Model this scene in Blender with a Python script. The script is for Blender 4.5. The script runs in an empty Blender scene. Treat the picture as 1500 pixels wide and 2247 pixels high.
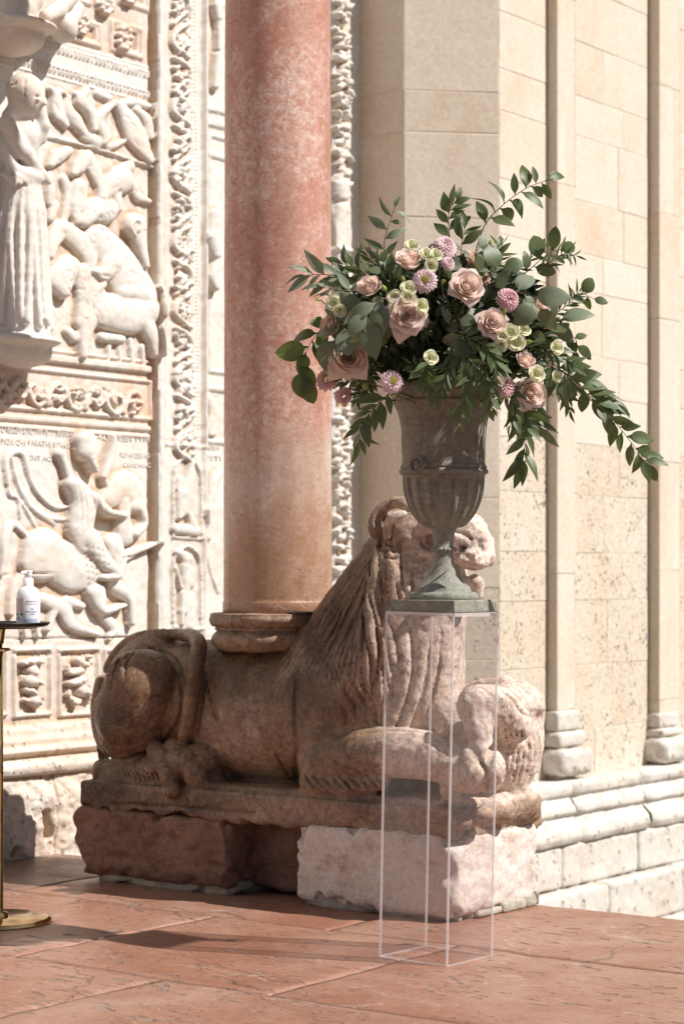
import bpy, bmesh, math, random
import numpy as np
from mathutils import Vector, Matrix, Euler
R = math.radians
random.seed(7)
S = bpy.context.scene
C = S.collection

# ------------------------------------------------------------------ camera
F, HC = 4670.0, 0.89            # focal length in photo pixels, camera height
cam_d = bpy.data.cameras.new('camera'); cam = bpy.data.objects.new('camera', cam_d); C.objects.link(cam)
cam.location = (0, 0, HC); cam.rotation_euler = (R(90), 0, 0)
cam_d.sensor_fit = 'HORIZONTAL'; cam_d.sensor_width = 24.0; cam_d.lens = 24.0 * F / 1500.0
cam_d.shift_y = (1257 - 1123.5) / 1500.0
cam_d.clip_start = 0.1; cam_d.clip_end = 500
cam_d.dof.use_dof = True; cam_d.dof.focus_distance = 5.02; cam_d.dof.aperture_fstop = 5.0
S.camera = cam
# ------------------------------------------------------------------ light
SUN_H = Vector((0.946, -0.325, 0)).normalized(); SUN_EL = R(48)
SUN = Vector((SUN_H.x * math.cos(SUN_EL), SUN_H.y * math.cos(SUN_EL), math.sin(SUN_EL)))
W = bpy.data.worlds.new('World'); S.world = W; W.use_nodes = True
wn = W.node_tree
sky = wn.nodes.new('ShaderNodeTexSky'); sky.sky_type = 'NISHITA'; sky.sun_disc = False
sky.sun_elevation = SUN_EL; sky.sun_rotation = math.atan2(SUN.x, SUN.y)
sky.air_density = 0.7; sky.dust_density = 1.0; sky.ozone_density = 0.6
wn.links.new(sky.outputs[0], wn.nodes['Background'].inputs[0])
wn.nodes['Background'].inputs[1].default_value = 0.05
sd = bpy.data.lights.new('sun', 'SUN'); sd.energy = 5.0; sd.angle = R(0.5); sd.color = (1.0, 0.965, 0.92)
so = bpy.data.objects.new('sun', sd); C.objects.link(so)
so.rotation_euler = SUN.to_track_quat('Z', 'Y').to_euler()
vs = S.view_settings; vs.view_transform = 'Standard'; vs.look = 'None'; vs.exposure = 0.4; vs.gamma = 1; vs.use_curve_mapping = False
S.cycles.max_bounces = 8; S.cycles.diffuse_bounces = 4; S.cycles.transparent_max_bounces = 24; S.cycles.transmission_bounces = 8

# ------------------------------------------------------------------ frames
U = np.array([0.594, 0.804, 0.0]); U /= np.linalg.norm(U)      # along the church front, receding to the right
N = np.array([U[1], -U[0], 0.0])                               # out of the church front
def P(px, py, Y):                                              # a point at distance Y
    return Vector(((px - 750) / F * Y, Y, HC - (py - 1257) / F * Y))
def G(px, py, z=0.0):                                          # a point on the level z
    Y = F * (HC - z) / (py - 1257)
    return Vector(((px - 750) / F * Y, Y, z))
# lion frame: origin at the near front foot of the plinth, x = N (forward), y = U (inward)
LO = np.array([0.288, 5.377, 0.0]); L_ROT = math.atan2(N[1], N[0])
def LP(px, py, q):
    k = (px - 750) / F
    x = (k * (LO[1] + U[1] * q) - LO[0] - U[0] * q) / (N[0] - N[1] * k)
    Y = LO[1] + N[1] * x + U[1] * q
    return np.array([x, q, HC - (py - 1257) / F * Y])
# wall frame: origin on the carved wall, x = U, y = into the wall
WO = np.array([-1.06, 6.6, 0.0]); W_ROT = math.atan2(U[1], U[0])
def WP(px, py, h=0.0):
    k = (px - 750) / F
    t = (k * (WO[1] + N[1] * h) - WO[0] - N[0] * h) / (U[0] - U[1] * k)
    Y = WO[1] + U[1] * t + N[1] * h
    return np.array([t, -h, HC - (py - 1257) / F * Y])

# ------------------------------------------------------------------ object helpers
def setp(o, label=None, cat=None, group=None, kind=None):
    if label: o['label'] = label
    if cat: o['category'] = cat
    if group: o['group'] = group
    if kind: o['kind'] = kind
    return o
def empty(name, loc=(0, 0, 0), rot=(0, 0, 0), **kw):
    o = bpy.data.objects.new(name, None); C.objects.link(o); o.empty_display_size = 0.05
    o.location = loc; o.rotation_euler = rot
    return setp(o, **kw)
def mesh_obj(name, me, mat=None, parent=None, loc=(0, 0, 0), rot=(0, 0, 0), **kw):
    o = bpy.data.objects.new(name, me); C.objects.link(o)
    if mat is not None and len(me.materials) == 0: me.materials.append(mat)
    o.parent = parent; o.location = loc; o.rotation_euler = rot
    return setp(o, **kw)
def np_mesh(name, v, f, smooth=True):
    """v (n,3), f (m,4) or (m,3) arrays"""
    me = bpy.data.meshes.new(name); v = np.asarray(v, np.float32); f = np.asarray(f, np.int32)
    n, k = f.shape
    me.vertices.add(len(v)); me.vertices.foreach_set('co', v.ravel())
    me.loops.add(n * k); me.loops.foreach_set('vertex_index', f.ravel())
    me.polygons.add(n)
    me.polygons.foreach_set('loop_start', np.arange(0, n * k, k, dtype=np.int32))
    me.polygons.foreach_set('loop_total', np.full(n, k, np.int32))
    me.update(calc_edges=True); me.validate()
    if smooth: me.polygons.foreach_set('use_smooth', np.ones(len(me.polygons), bool))
    return me
def list_mesh(name, v, f, smooth=False):
    me = bpy.data.meshes.new(name); me.from_pydata([tuple(a) for a in v], [], f); me.update()
    if smooth: me.polygons.foreach_set('use_smooth', [True] * len(f))
    return me
def bm_mesh(name, bm, smooth=False):
    me = bpy.data.meshes.new(name); bm.normal_update(); bm.to_mesh(me); bm.free()
    if smooth: me.polygons.foreach_set('use_smooth', [True] * len(me.polygons))
    return me
def lathe(name, prof, n=64, flute=None, cap=True):
    """prof: list of (r, z); flute(theta, z, r) -> r"""
    v, f = [], []
    for (r, z) in prof:
        for i in range(n):
            a = 2 * math.pi * i / n
            rr = flute(a, z, r) if flute else r
            v.append((rr * math.cos(a), rr * math.sin(a), z))
    for j in range(len(prof) - 1):
        for i in range(n):
            a, b = j * n + i, j * n + (i + 1) % n
            f.append((a, b, b + n, a + n))
    if cap:
        f.append(tuple(reversed(range(n)))); f.append(tuple((len(prof) - 1) * n + i for i in range(n)))
    me = list_mesh(name, v, f, True)
    return me
def tube(name, pts, rad, n=6):
    pts = [Vector(p) for p in pts]; v, f = [], []
    up = Vector((0.31, 0.2, 0.93)).normalized()
    for i, p in enumerate(pts):
        d = (pts[min(i + 1, len(pts) - 1)] - pts[max(i - 1, 0)]).normalized()
        a = d.cross(up); a = a.normalized() if a.length > 1e-4 else d.cross(Vector((1, 0, 0))).normalized()
        b = d.cross(a)
        r = rad[i] if hasattr(rad, '__len__') else rad
        for j in range(n):
            t = 2 * math.pi * j / n
            v.append(p + (a * math.cos(t) + b * math.sin(t)) * r)
    for i in range(len(pts) - 1):
        for j in range(n):
            a, b = i * n + j, i * n + (j + 1) % n
            f.append((a, b, b + n, a + n))
    f.append(tuple(range(n))); f.append(tuple(reversed([(len(pts) - 1) * n + j for j in range(n)])))
    return list_mesh(name, v, f, True)
def spline(pts, n):
    pts = [np.array(p, float) for p in pts]
    if len(pts) == 2: return [pts[0] + (pts[1] - pts[0]) * t for t in np.linspace(0, 1, n)]
    q = [2 * pts[0] - pts[1]] + pts + [2 * pts[-1] - pts[-2]]; out = []
    for k in range(n):
        s = k / (n - 1) * (len(pts) - 1); i = min(int(s), len(pts) - 2); t = s - i
        a, b, c, d = q[i], q[i + 1], q[i + 2], q[i + 3]
        out.append(0.5 * (2 * b + (c - a) * t + (2 * a - 5 * b + 4 * c - d) * t * t + (3 * b - a - 3 * c + d) * t ** 3))
    return out

# ------------------------------------------------------------------ numpy noise
_rs = np.random.RandomState(11)
_perm = _rs.permutation(256).astype(np.int32); _perm = np.concatenate([_perm, _perm, _perm])
_val = _rs.rand(256).astype(np.float32) * 2 - 1
def vnoise(p):
    p = np.asarray(p, np.float32); i = np.floor(p).astype(np.int32); f = p - i; i &= 255
    u = f * f * f * (f * (f * 6 - 15) + 10)
    def h(dx, dy, dz): return _val[_perm[_perm[_perm[(i[..., 0] + dx) & 255] + ((i[..., 1] + dy) & 255)] + ((i[..., 2] + dz) & 255)]]
    ux, uy, uz = u[..., 0], u[..., 1], u[..., 2]
    l = lambda a, b, t: a + (b - a) * t
    return l(l(l(h(0, 0, 0), h(1, 0, 0), ux), l(h(0, 1, 0), h(1, 1, 0), ux), uy),
             l(l(h(0, 0, 1), h(1, 0, 1), ux), l(h(0, 1, 1), h(1, 1, 1), ux), uy), uz)
def fbm(p, o=4):
    p = np.asarray(p, np.float32); s = 0; a = 1; t = 0
    for k in range(o): s = s + a * vnoise(p * (2.03 ** k) + 17.3 * k); t += a; a *= 0.5
    return s / t
def vert_arrays(me):
    n = len(me.vertices); v = np.empty(n * 3, np.float32); nn = np.empty(n * 3, np.float32)
    me.vertices.foreach_get('co', v)
    me.vertex_normals.foreach_get('vector', nn)
    return v.reshape(-1, 3), nn.reshape(-1, 3)
def displace(me, fn):
    v, n = vert_arrays(me); d = fn(v, n)
    me.vertices.foreach_set('co', (v + n * d[:, None]).astype(np.float32).ravel()); me.update()
def set_attr(me, name, arr):
    a = me.attributes.new(name, 'FLOAT', 'POINT'); a.data.foreach_set('value', np.asarray(arr, np.float32))

# ------------------------------------------------------------------ implicit-surface sculpting (surface nets)
class Vol:
    def __init__(s, lo, hi, res):
        s.lo = np.array(lo, np.float32); s.res = res
        s.n = np.ceil((np.array(hi) - s.lo) / res).astype(int) + 1
        s.D = np.full(s.n, 0.2, np.float32)
    def _box(s, lo, hi):
        a = np.clip(np.floor((np.array(lo) - s.lo) / s.res).astype(int), 0, s.n - 1)
        b = np.clip(np.ceil((np.array(hi) - s.lo) / s.res).astype(int) + 1, 1, s.n)
        if np.any(b <= a): return None, None
        sl = tuple(slice(a[i], b[i]) for i in range(3))
        ax = [s.lo[i] + s.res * np.arange(a[i], b[i], dtype=np.float32) for i in range(3)]
        return sl, (ax[0][:, None, None], ax[1][None, :, None], ax[2][None, None, :])
    def _put(s, sl, d, k, op):
        D = s.D[sl]
        if op == 'sub': d = -d; h = np.clip(0.5 - 0.5 * (d - D) / k, 0, 1); s.D[sl] = d * (1 - h) * 1 + D * h + k * h * (1 - h)
        else: h = np.clip(0.5 + 0.5 * (D - d) / k, 0, 1); s.D[sl] = D * (1 - h) + d * h - k * h * (1 - h)
    def cone(s, a, b, ra, rb, k=0.02, op='add'):
        a = np.array(a, np.float32); b = np.array(b, np.float32); m = max(ra, rb) + k * 1.5 + 0.012
        sl, g = s._box(np.minimum(a, b) - m, np.maximum(a, b) + m)
        if sl is None: return
        d = b - a; L = float(d @ d) + 1e-12
        t = np.clip(((g[0] - a[0]) * d[0] + (g[1] - a[1]) * d[1] + (g[2] - a[2]) * d[2]) / L, 0, 1)
        dd = np.sqrt((g[0] - a[0] - t * d[0]) ** 2 + (g[1] - a[1] - t * d[1]) ** 2 + (g[2] - a[2] - t * d[2]) ** 2) - (ra + (rb - ra) * t)
        s._put(sl, dd, k, op)
    def chain(s, pts, rad, k=0.02, op='add', n=None):
        if n: 
            m = len(pts); pts = spline(pts, n)
            if hasattr(rad, '__len__'): rad = np.interp(np.linspace(0, m - 1, n), np.arange(m), rad)
        if not hasattr(rad, '__len__'): rad = [rad] * len(pts)
        for i in range(len(pts) - 1): s.cone(pts[i], pts[i + 1], rad[i], rad[i + 1], k if i == 0 else min(k, 0.008 + 0.3 * k), op)
    def ell(s, c, r, rot=(0, 0, 0), k=0.02, op='add'):
        c = np.array(c, np.float32); r = np.array(r, np.float32); m = float(max(r)) + k * 1.5 + 0.012
        sl, g = s._box(c - m, c + m)
        if sl is None: return
        M = np.array(Euler(rot).to_matrix().transposed(), np.float32)
        x, y, z = g[0] - c[0], g[1] - c[1], g[2] - c[2]
        l = [M[i, 0] * x + M[i, 1] * y + M[i, 2] * z for i in range(3)]
        k0 = np.sqrt((l[0] / r[0]) ** 2 + (l[1] / r[1]) ** 2 + (l[2] / r[2]) ** 2)
        k1 = np.sqrt((l[0] / r[0] ** 2) ** 2 + (l[1] / r[1] ** 2) ** 2 + (l[2] / r[2] ** 2) ** 2) + 1e-6
        s._put(sl, k0 * (k0 - 1) / k1, k, op)
    def box(s, c, h, rot=(0, 0, 0), rd=0.01, k=0.01, op='add'):
        c = np.array(c, np.float32); h = np.array(h, np.float32); m = float(np.linalg.norm(h)) + k * 1.5 + 0.012
        sl, g = s._box(c - m, c + m)
        if sl is None: return
        M = np.array(Euler(rot).to_matrix().transposed(), np.float32)
        x, y, z = g[0] - c[0], g[1] - c[1], g[2] - c[2]
        q = [np.abs(M[i, 0] * x + M[i, 1] * y + M[i, 2] * z) - (h[i] - rd) for i in range(3)]
        o = np.sqrt(np.maximum(q[0], 0) ** 2 + np.maximum(q[1], 0) ** 2 + np.maximum(q[2], 0) ** 2)
        s._put(sl, o + np.minimum(np.maximum(q[0], np.maximum(q[1], q[2])), 0) - rd, k, op)
    def mesh(s, name):
        D = s.D; n = D.shape
        D[0] = D[-1] = 0.2; D[:, 0] = D[:, -1] = 0.2; D[:, :, 0] = D[:, :, -1] = 0.2
        neg = D < 0
        c = np.zeros((n[0] - 1, n[1] - 1, n[2] - 1), np.uint8)
        for i in (0, 1):
            for j in (0, 1):
                for k in (0, 1): c += neg[i:n[0] - 1 + i, j:n[1] - 1 + j, k:n[2] - 1 + k]
        act = np.argwhere((c > 0) & (c < 8)); idx = np.full(c.shape, -1, np.int32)
        idx[act[:, 0], act[:, 1], act[:, 2]] = np.arange(len(act))
        acc = np.zeros((len(act), 3), np.float64); cnt = np.zeros(len(act))
        cs = [(i, j, k) for i in (0, 1) for j in (0, 1) for k in (0, 1)]
        for a in cs:
            for ax in range(3):
                if a[ax]: continue
                b = list(a); b[ax] = 1
                da = D[act[:, 0] + a[0], act[:, 1] + a[1], act[:, 2] + a[2]]; db = D[act[:, 0] + b[0], act[:, 1] + b[1], act[:, 2] + b[2]]
                m = (da < 0) != (db < 0); t = np.where(m, da / np.where(m, da - db, 1), 0)
                p = np.tile(np.array(a, float), (len(act), 1)); p[:, ax] += t
                acc += p * m[:, None]; cnt += m
        v = (act + acc / cnt[:, None]) * s.res + s.lo
        faces = []
        for ax in range(3):
            o1, o2 = [(1, 2), (2, 0), (0, 1)][ax]
            sa = [slice(1, -1)] * 3; sa[ax] = slice(0, -1); sb = list(sa); sb[ax] = slice(1, None)
            A, B = neg[tuple(sa)], neg[tuple(sb)]
            e = np.argwhere(A != B)
            if len(e) == 0: continue
            fl = A[e[:, 0], e[:, 1], e[:, 2]]
            off = np.ones(3, int); off[ax] = 0; e = e + off
            def g(d1, d2):
                q = e.copy(); q[:, o1] -= d1; q[:, o2] -= d2; return idx[q[:, 0], q[:, 1], q[:, 2]]
            q = np.stack([g(1, 1), g(0, 1), g(0, 0), g(1, 0)], 1)
            q[~fl] = q[~fl][:, ::-1]; faces.append(q)
        return np_mesh(name, v, np.concatenate(faces)) if faces else print('EMPTY', name, s.lo, s.n)
# ------------------------------------------------------------------ materials
class M:
    def __init__(s, name):
        s.m = bpy.data.materials.new(name); s.m.use_nodes = True; s.t = s.m.node_tree; s.b = s.t.nodes['Principled BSDF']
        s.out = s.t.nodes['Material Output']; s._co = None
    def n(s, ty, **kw):
        x = s.t.nodes.new(ty)
        for k, v in kw.items(): setattr(x, k, v)
        return x
    def put(s, sock, v):
        if isinstance(v, bpy.types.NodeSocket): s.t.links.new(v, sock)
        elif isinstance(v, tuple) and len(v) == 3 and sock.type == 'RGBA': sock.default_value = (*v, 1)
        else: sock.default_value = v
    def co(s, scale=(1, 1, 1), world=False, rot=(0, 0, 0)):
        if world: o = s.n('ShaderNodeNewGeometry').outputs['Position']
        else: o = s.n('ShaderNodeTexCoord').outputs['Object']
        mp = s.n('ShaderNodeMapping'); s.t.links.new(o, mp.inputs[0]); mp.inputs['Scale'].default_value = scale; mp.inputs['Rotation'].default_value = rot
        return mp.outputs[0]
    def rndco(s, scale=(1, 1, 1)):
        oi = s.n('ShaderNodeObjectInfo'); v = s.n('ShaderNodeVectorMath', operation='ADD')
        sc = s.n('ShaderNodeMath', operation='MULTIPLY'); s.t.links.new(oi.outputs['Random'], sc.inputs[0]); sc.inputs[1].default_value = 37.0
        s.t.links.new(s.co(scale), v.inputs[0]); s.t.links.new(sc.outputs[0], v.inputs[1]); return v.outputs[0]
    def noise(s, sc, co=None, det=6, rough=.6, dist=0, out=0):
        x = s.n('ShaderNodeTexNoise'); x.inputs['Scale'].default_value = sc; x.inputs['Detail'].default_value = det
        x.inputs['Roughness'].default_value = rough; x.inputs['Distortion'].default_value = dist
        s.t.links.new(co if co is not None else s.co(), x.inputs['Vector']); return x.outputs[out]
    def vor(s, sc, co=None, feature='F1', out='Distance', rnd=1.0):
        x = s.n('ShaderNodeTexVoronoi', feature=feature); x.inputs['Scale'].default_value = sc; x.inputs['Randomness'].default_value = rnd
        s.t.links.new(co if co is not None else s.co(), x.inputs['Vector']); return x.outputs[out]
    def wave(s, sc, co=None, dist=3, det=3, dsc=1.5, dirn='X'):
        x = s.n('ShaderNodeTexWave', bands_direction=dirn); x.inputs['Scale'].default_value = sc; x.inputs['Distortion'].default_value = dist
        x.inputs['Detail'].default_value = det; x.inputs['Detail Scale'].default_value = dsc
        s.t.links.new(co if co is not None else s.co(), x.inputs['Vector']); return x.outputs[1]
    def warp(s, co, sc, amt):
        nz = s.noise(sc, co, 3, .6, 0, 1); v = s.n('ShaderNodeVectorMath', operation='MULTIPLY_ADD')
        s.t.links.new(nz, v.inputs[0]); v.inputs[1].default_value = (amt, amt, amt); s.t.links.new(co, v.inputs[2]); return v.outputs[0]
    def ramp(s, f, *stops, interp='LINEAR'):
        x = s.n('ShaderNodeValToRGB'); s.t.links.new(f, x.inputs[0]); e = x.color_ramp.elements; x.color_ramp.interpolation = interp
        while len(e) < len(stops): e.new(0.5)
        for i, (p, c) in enumerate(stops):
            e[i].position = p; e[i].color = (*c, 1) if isinstance(c, tuple) else (c, c, c, 1)
        return x.outputs[0]
    def mix(s, f, a, b, mode='MIX'):
        x = s.n('ShaderNodeMix', data_type='RGBA', blend_type=mode); s.put(x.inputs[0], f); s.put(x.inputs[6], a); s.put(x.inputs[7], b); return x.outputs[2]
    def mul(s, a, b, op='MULTIPLY'):
        x = s.n('ShaderNodeMath', operation=op); s.put(x.inputs[0], a); s.put(x.inputs[1], b); return x.outputs[0]
    def attr(s, name): return s.n('ShaderNodeAttribute', attribute_name=name).outputs['Fac']
    def bump(s, h, dist=0.002, strength=1.0, prev=None):
        x = s.n('ShaderNodeBump'); x.inputs['Distance'].default_value = dist; x.inputs['Strength'].default_value = strength
        s.t.links.new(h, x.inputs['Height'])
        if prev is not None: s.t.links.new(prev, x.inputs['Normal'])
        return x.outputs[0]
    def fin(s, col, rough=0.6, nor=None, spec=0.5, metal=0, **kw):
        s.put(s.b.inputs['Base Color'], col); s.put(s.b.inputs['Roughness'], rough)
        s.b.inputs['Specular IOR Level'].default_value = spec; s.b.inputs['Metallic'].default_value = metal
        if nor is not None: s.t.links.new(nor, s.b.inputs['Normal'])
        for k, v in kw.items(): s.put(s.b.inputs[k], v)
        return s.m

def stone(name, a, b, stain, rough=.75, grain=40, pits=0.0, bumpd=.0015, stain_amt=.5, spec=.3, pitsc=55, grime_shade=False, streak=False):
    m = M(name); co = m.rndco()
    c = m.mix(m.ramp(m.noise(3.0, co, 5, .65, .4), (.3, 0.), (.7, 1.)), a, b)
    if streak:
        oi = m.n('ShaderNodeObjectInfo').outputs['Random']; c = m.mix(m.mul(oi, .45), c, tuple(x * y for x, y in zip(a, (.86, .80, .72))))
        c = m.mix(m.mul(m.ramp(m.noise(5, m.rndco((1, 1, .12)), 5, .7), (.5, 0.), (.75, 1.)), .35), c, stain)
    st = m.mul(m.ramp(m.noise(1.6, co, 8, .7, 1.0), (.5, 0.), (.72, 1.)), stain_amt)
    c = m.mix(st, c, stain)
    if grime_shade: c = m.mix(m.mul(m.mul(m.attr('grime_shade'), m.ramp(m.noise(12, co, 4), (.25, .6), (.6, 1.))), 1.0), c, (.47, .33, .22))  # tan patina plus warm recess shading, both painted into the hollows
    g = m.noise(grain, co, 6, .7)
    c = m.mix(.35, c, m.ramp(g, (.25, .25), (.5, .5), (.75, .8)), 'OVERLAY')
    nor = m.bump(g, bumpd, .7)
    nor = m.bump(m.noise(9, co, 5, .6), bumpd * 3, .5, nor)
    if pits:
        pc = m.warp(m.rndco((1, 1, .6)), 20, .02)
        v = m.ramp(m.mul(m.vor(pitsc, pc), m.ramp(m.noise(14, co, 3), (.35, 2.2), (.62, .8))), (.20, 0.), (.31, 1.))
        c = m.mix(m.mul(m.ramp(v, (0, 1.), (1, 0.)), pits), c, (stain[0] * .45, stain[1] * .4, stain[2] * .35))
        nor = m.bump(v, .007, .9, nor)
    return m.fin(c, rough, nor, spec)

MAT = {}
MAT['relief'] = stone('relief_marble', (.655, .63, .59), (.62, .58, .525), (.62, .42, .27), .7, 45, 0, .0012, .5, grime_shade=True)
MAT['relief_red'] = stone('stained_marble', (.63, .60, .55), (.62, .51, .43), (.62, .32, .18), .7, 45, 0, .0015, .8, grime_shade=True)
MAT['rough_wall'] = stone('rough_footing_stone', (.64, .59, .52), (.60, .47, .37), (.52, .32, .2), .85, 30, .15, .003, .6, pitsc=35, grime_shade=True)
MAT['tufa'] = stone('tufa', (.66, .59, .50), (.63, .55, .455), (.56, .41, .28), .85, 60, .0, .0016, .6, pitsc=22, streak=True)
MAT['tufa_pit'] = stone('pitted_tufa', (.62, .555, .465), (.58, .50, .405), (.54, .38, .24), .88, 50, .9, .002, .4, pitsc=75, streak=True)
MAT['white_stone'] = stone('white_marble', (.61, .585, .545), (.57, .53, .47), (.50, .37, .28), .8, 40, .12, .0025, .65, pitsc=22, streak=True)
MAT['mortar'] = stone('mortar', (.42, .34, .25), (.36, .29, .2), (.3, .2, .12), .95, 60, 0, .002, .4)

# lion
def lion_mat():
    m = M('worn_brown_marble'); co = m.co()
    base = m.mix(m.ramp(m.noise(2.2, co, 6, .7, .6), (.40, 0.), (.60, 1.)), (.245, .138, .076), (.075, .035, .019))
    pink = m.mix(m.ramp(m.noise(7, co, 6, .7, .4), (.3, 0.), (.7, 1.)), (.54, .42, .33), (.34, .22, .15))
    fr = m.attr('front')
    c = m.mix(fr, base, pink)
    c = m.mix(m.mul(m.ramp(fr, (.72, 0.), (1., 1.)), .75), c, (.72, .60, .51))  # sunlit paleness painted onto the foremost paw, creature and chest
    och = m.ramp(m.noise(1.4, m.warp(co, 3, .1), 4, .6), (.5, 0.), (.66, 1.))
    c = m.mix(m.mul(och, .35), c, (.40, .235, .12))
    wet = m.ramp(m.noise(5.5, m.warp(co, 6, .08), 6, .7), (.55, 0.), (.68, 1.))
    c = m.mix(m.mul(wet, .45), c, (.50, .38, .31))
    dirt = m.ramp(m.noise(12, m.warp(co, 9, .05), 7, .75), (.57, 0.), (.7, 1.))
    c = m.mix(m.mul(dirt, .55), c, (.09, .05, .032))
    sp = m.ramp(m.vor(120, m.warp(co, 60, .008)), (.10, 1.), (.22, 0.))
    sp = m.mul(sp, m.ramp(m.noise(10, co, 3), (.45, 0.), (.6, 1.)))
    c = m.mix(m.mul(sp, .5), c, (.62, .48, .4))
    g = m.noise(70, co, 7, .75); c = m.mix(.75, c, m.ramp(g, (.30, .10), (.5, .5), (.72, .88)), 'OVERLAY')
    c = m.mix(.45, c, m.ramp(m.noise(22, m.warp(co, 10, .04), 7, .75, .6), (.3, .15), (.5, .5), (.7, .85)), 'OVERLAY')
    g2 = m.noise(24, m.co((1, 1, .5)), 6, .7, 1.2)
    ck = m.ramp(m.vor(7, m.warp(co, 8, .12), 'DISTANCE_TO_EDGE'), (.0, 0.), (.02, 1.))
    ckm = m.mul(m.ramp(ck, (0, 1.), (1, 0.)), m.ramp(m.noise(3, co, 2), (.5, 0.), (.6, 1.)))
    c = m.mix(m.mul(ckm, .7), c, (.06, .04, .03))
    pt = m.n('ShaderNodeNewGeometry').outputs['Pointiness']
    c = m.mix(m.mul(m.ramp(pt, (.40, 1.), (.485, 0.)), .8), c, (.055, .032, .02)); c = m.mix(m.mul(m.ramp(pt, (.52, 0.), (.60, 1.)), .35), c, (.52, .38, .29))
    hair = m.attr('hair'); fl = m.n('ShaderNodeAttribute', attribute_name='flow').outputs['Fac']
    ph = m.mul(fl, m.mul(m.noise(9, m.co((1, 1, .5)), 6, .65), 13.0), 'ADD')
    sn = m.n('ShaderNodeMath', operation='SINE'); m.t.links.new(ph, sn.inputs[0])
    ridge = m.mul(m.mul(sn.outputs[0], .5), .5, 'ADD')
    nor = m.bump(m.mul(m.mul(ridge, m.ramp(m.noise(30, m.co((1, 1, .4)), 5, .7), (.3, .3), (.6, 1.))), hair), .005, .9)
    c = m.mix(m.mul(m.mul(m.ramp(ridge, (.0, 1.), (.35, 0.)), hair), .35), c, (.10, .055, .035))
    nor = m.bump(g2, .005, .8, nor); nor = m.bump(g, .0028, 1.0, nor)
    nor = m.bump(m.ramp(ckm, (0, 1.), (1, 0.)), .003, .6, nor)
    rough = m.mix(m.ramp(m.noise(14, co, 6, .7), (.4, 0.), (.6, 1.)), (.24,) * 3, (.5,) * 3)
    rough = m.mix(fr, rough, (.8,) * 3)
    return m.fin(c, rough, nor, .4)
MAT['lion'] = lion_mat()

def block_mat(name, a, b, dark, rough=.7, amt=.6):
    m = M(name); co = m.co()
    c = m.mix(m.ramp(m.noise(3, co, 6, .7, .5), (.3, 0.), (.7, 1.)), a, b)
    d = m.ramp(m.noise(11, m.warp(m.co((1, 1, 1.8)), 6, .06), 8, .8), (.5, 0.), (.66, 1.))
    c = m.mix(m.mul(d, amt), c, dark)
    g = m.noise(65, co, 8, .8); c = m.mix(.6, c, m.ramp(g, (.3, .15), (.5, .5), (.72, .85)), 'OVERLAY')
    nor = m.bump(m.noise(22, m.co((1, 1, 1.6)), 8, .72, .5), .006, .8); nor = m.bump(g, .0025, .9, nor)
    return m.fin(c, rough, nor, .3)
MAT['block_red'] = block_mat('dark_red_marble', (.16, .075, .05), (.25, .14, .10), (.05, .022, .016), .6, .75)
MAT['block_pink'] = block_mat('pale_pink_marble', (.76, .69, .63), (.64, .53, .46), (.36, .24, .18), .85, .55)
MAT['cement'] = block_mat('grey_bedding_mortar', (.46, .42, .34), (.38, .34, .27), (.2, .17, .12), .9, .5)

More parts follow.
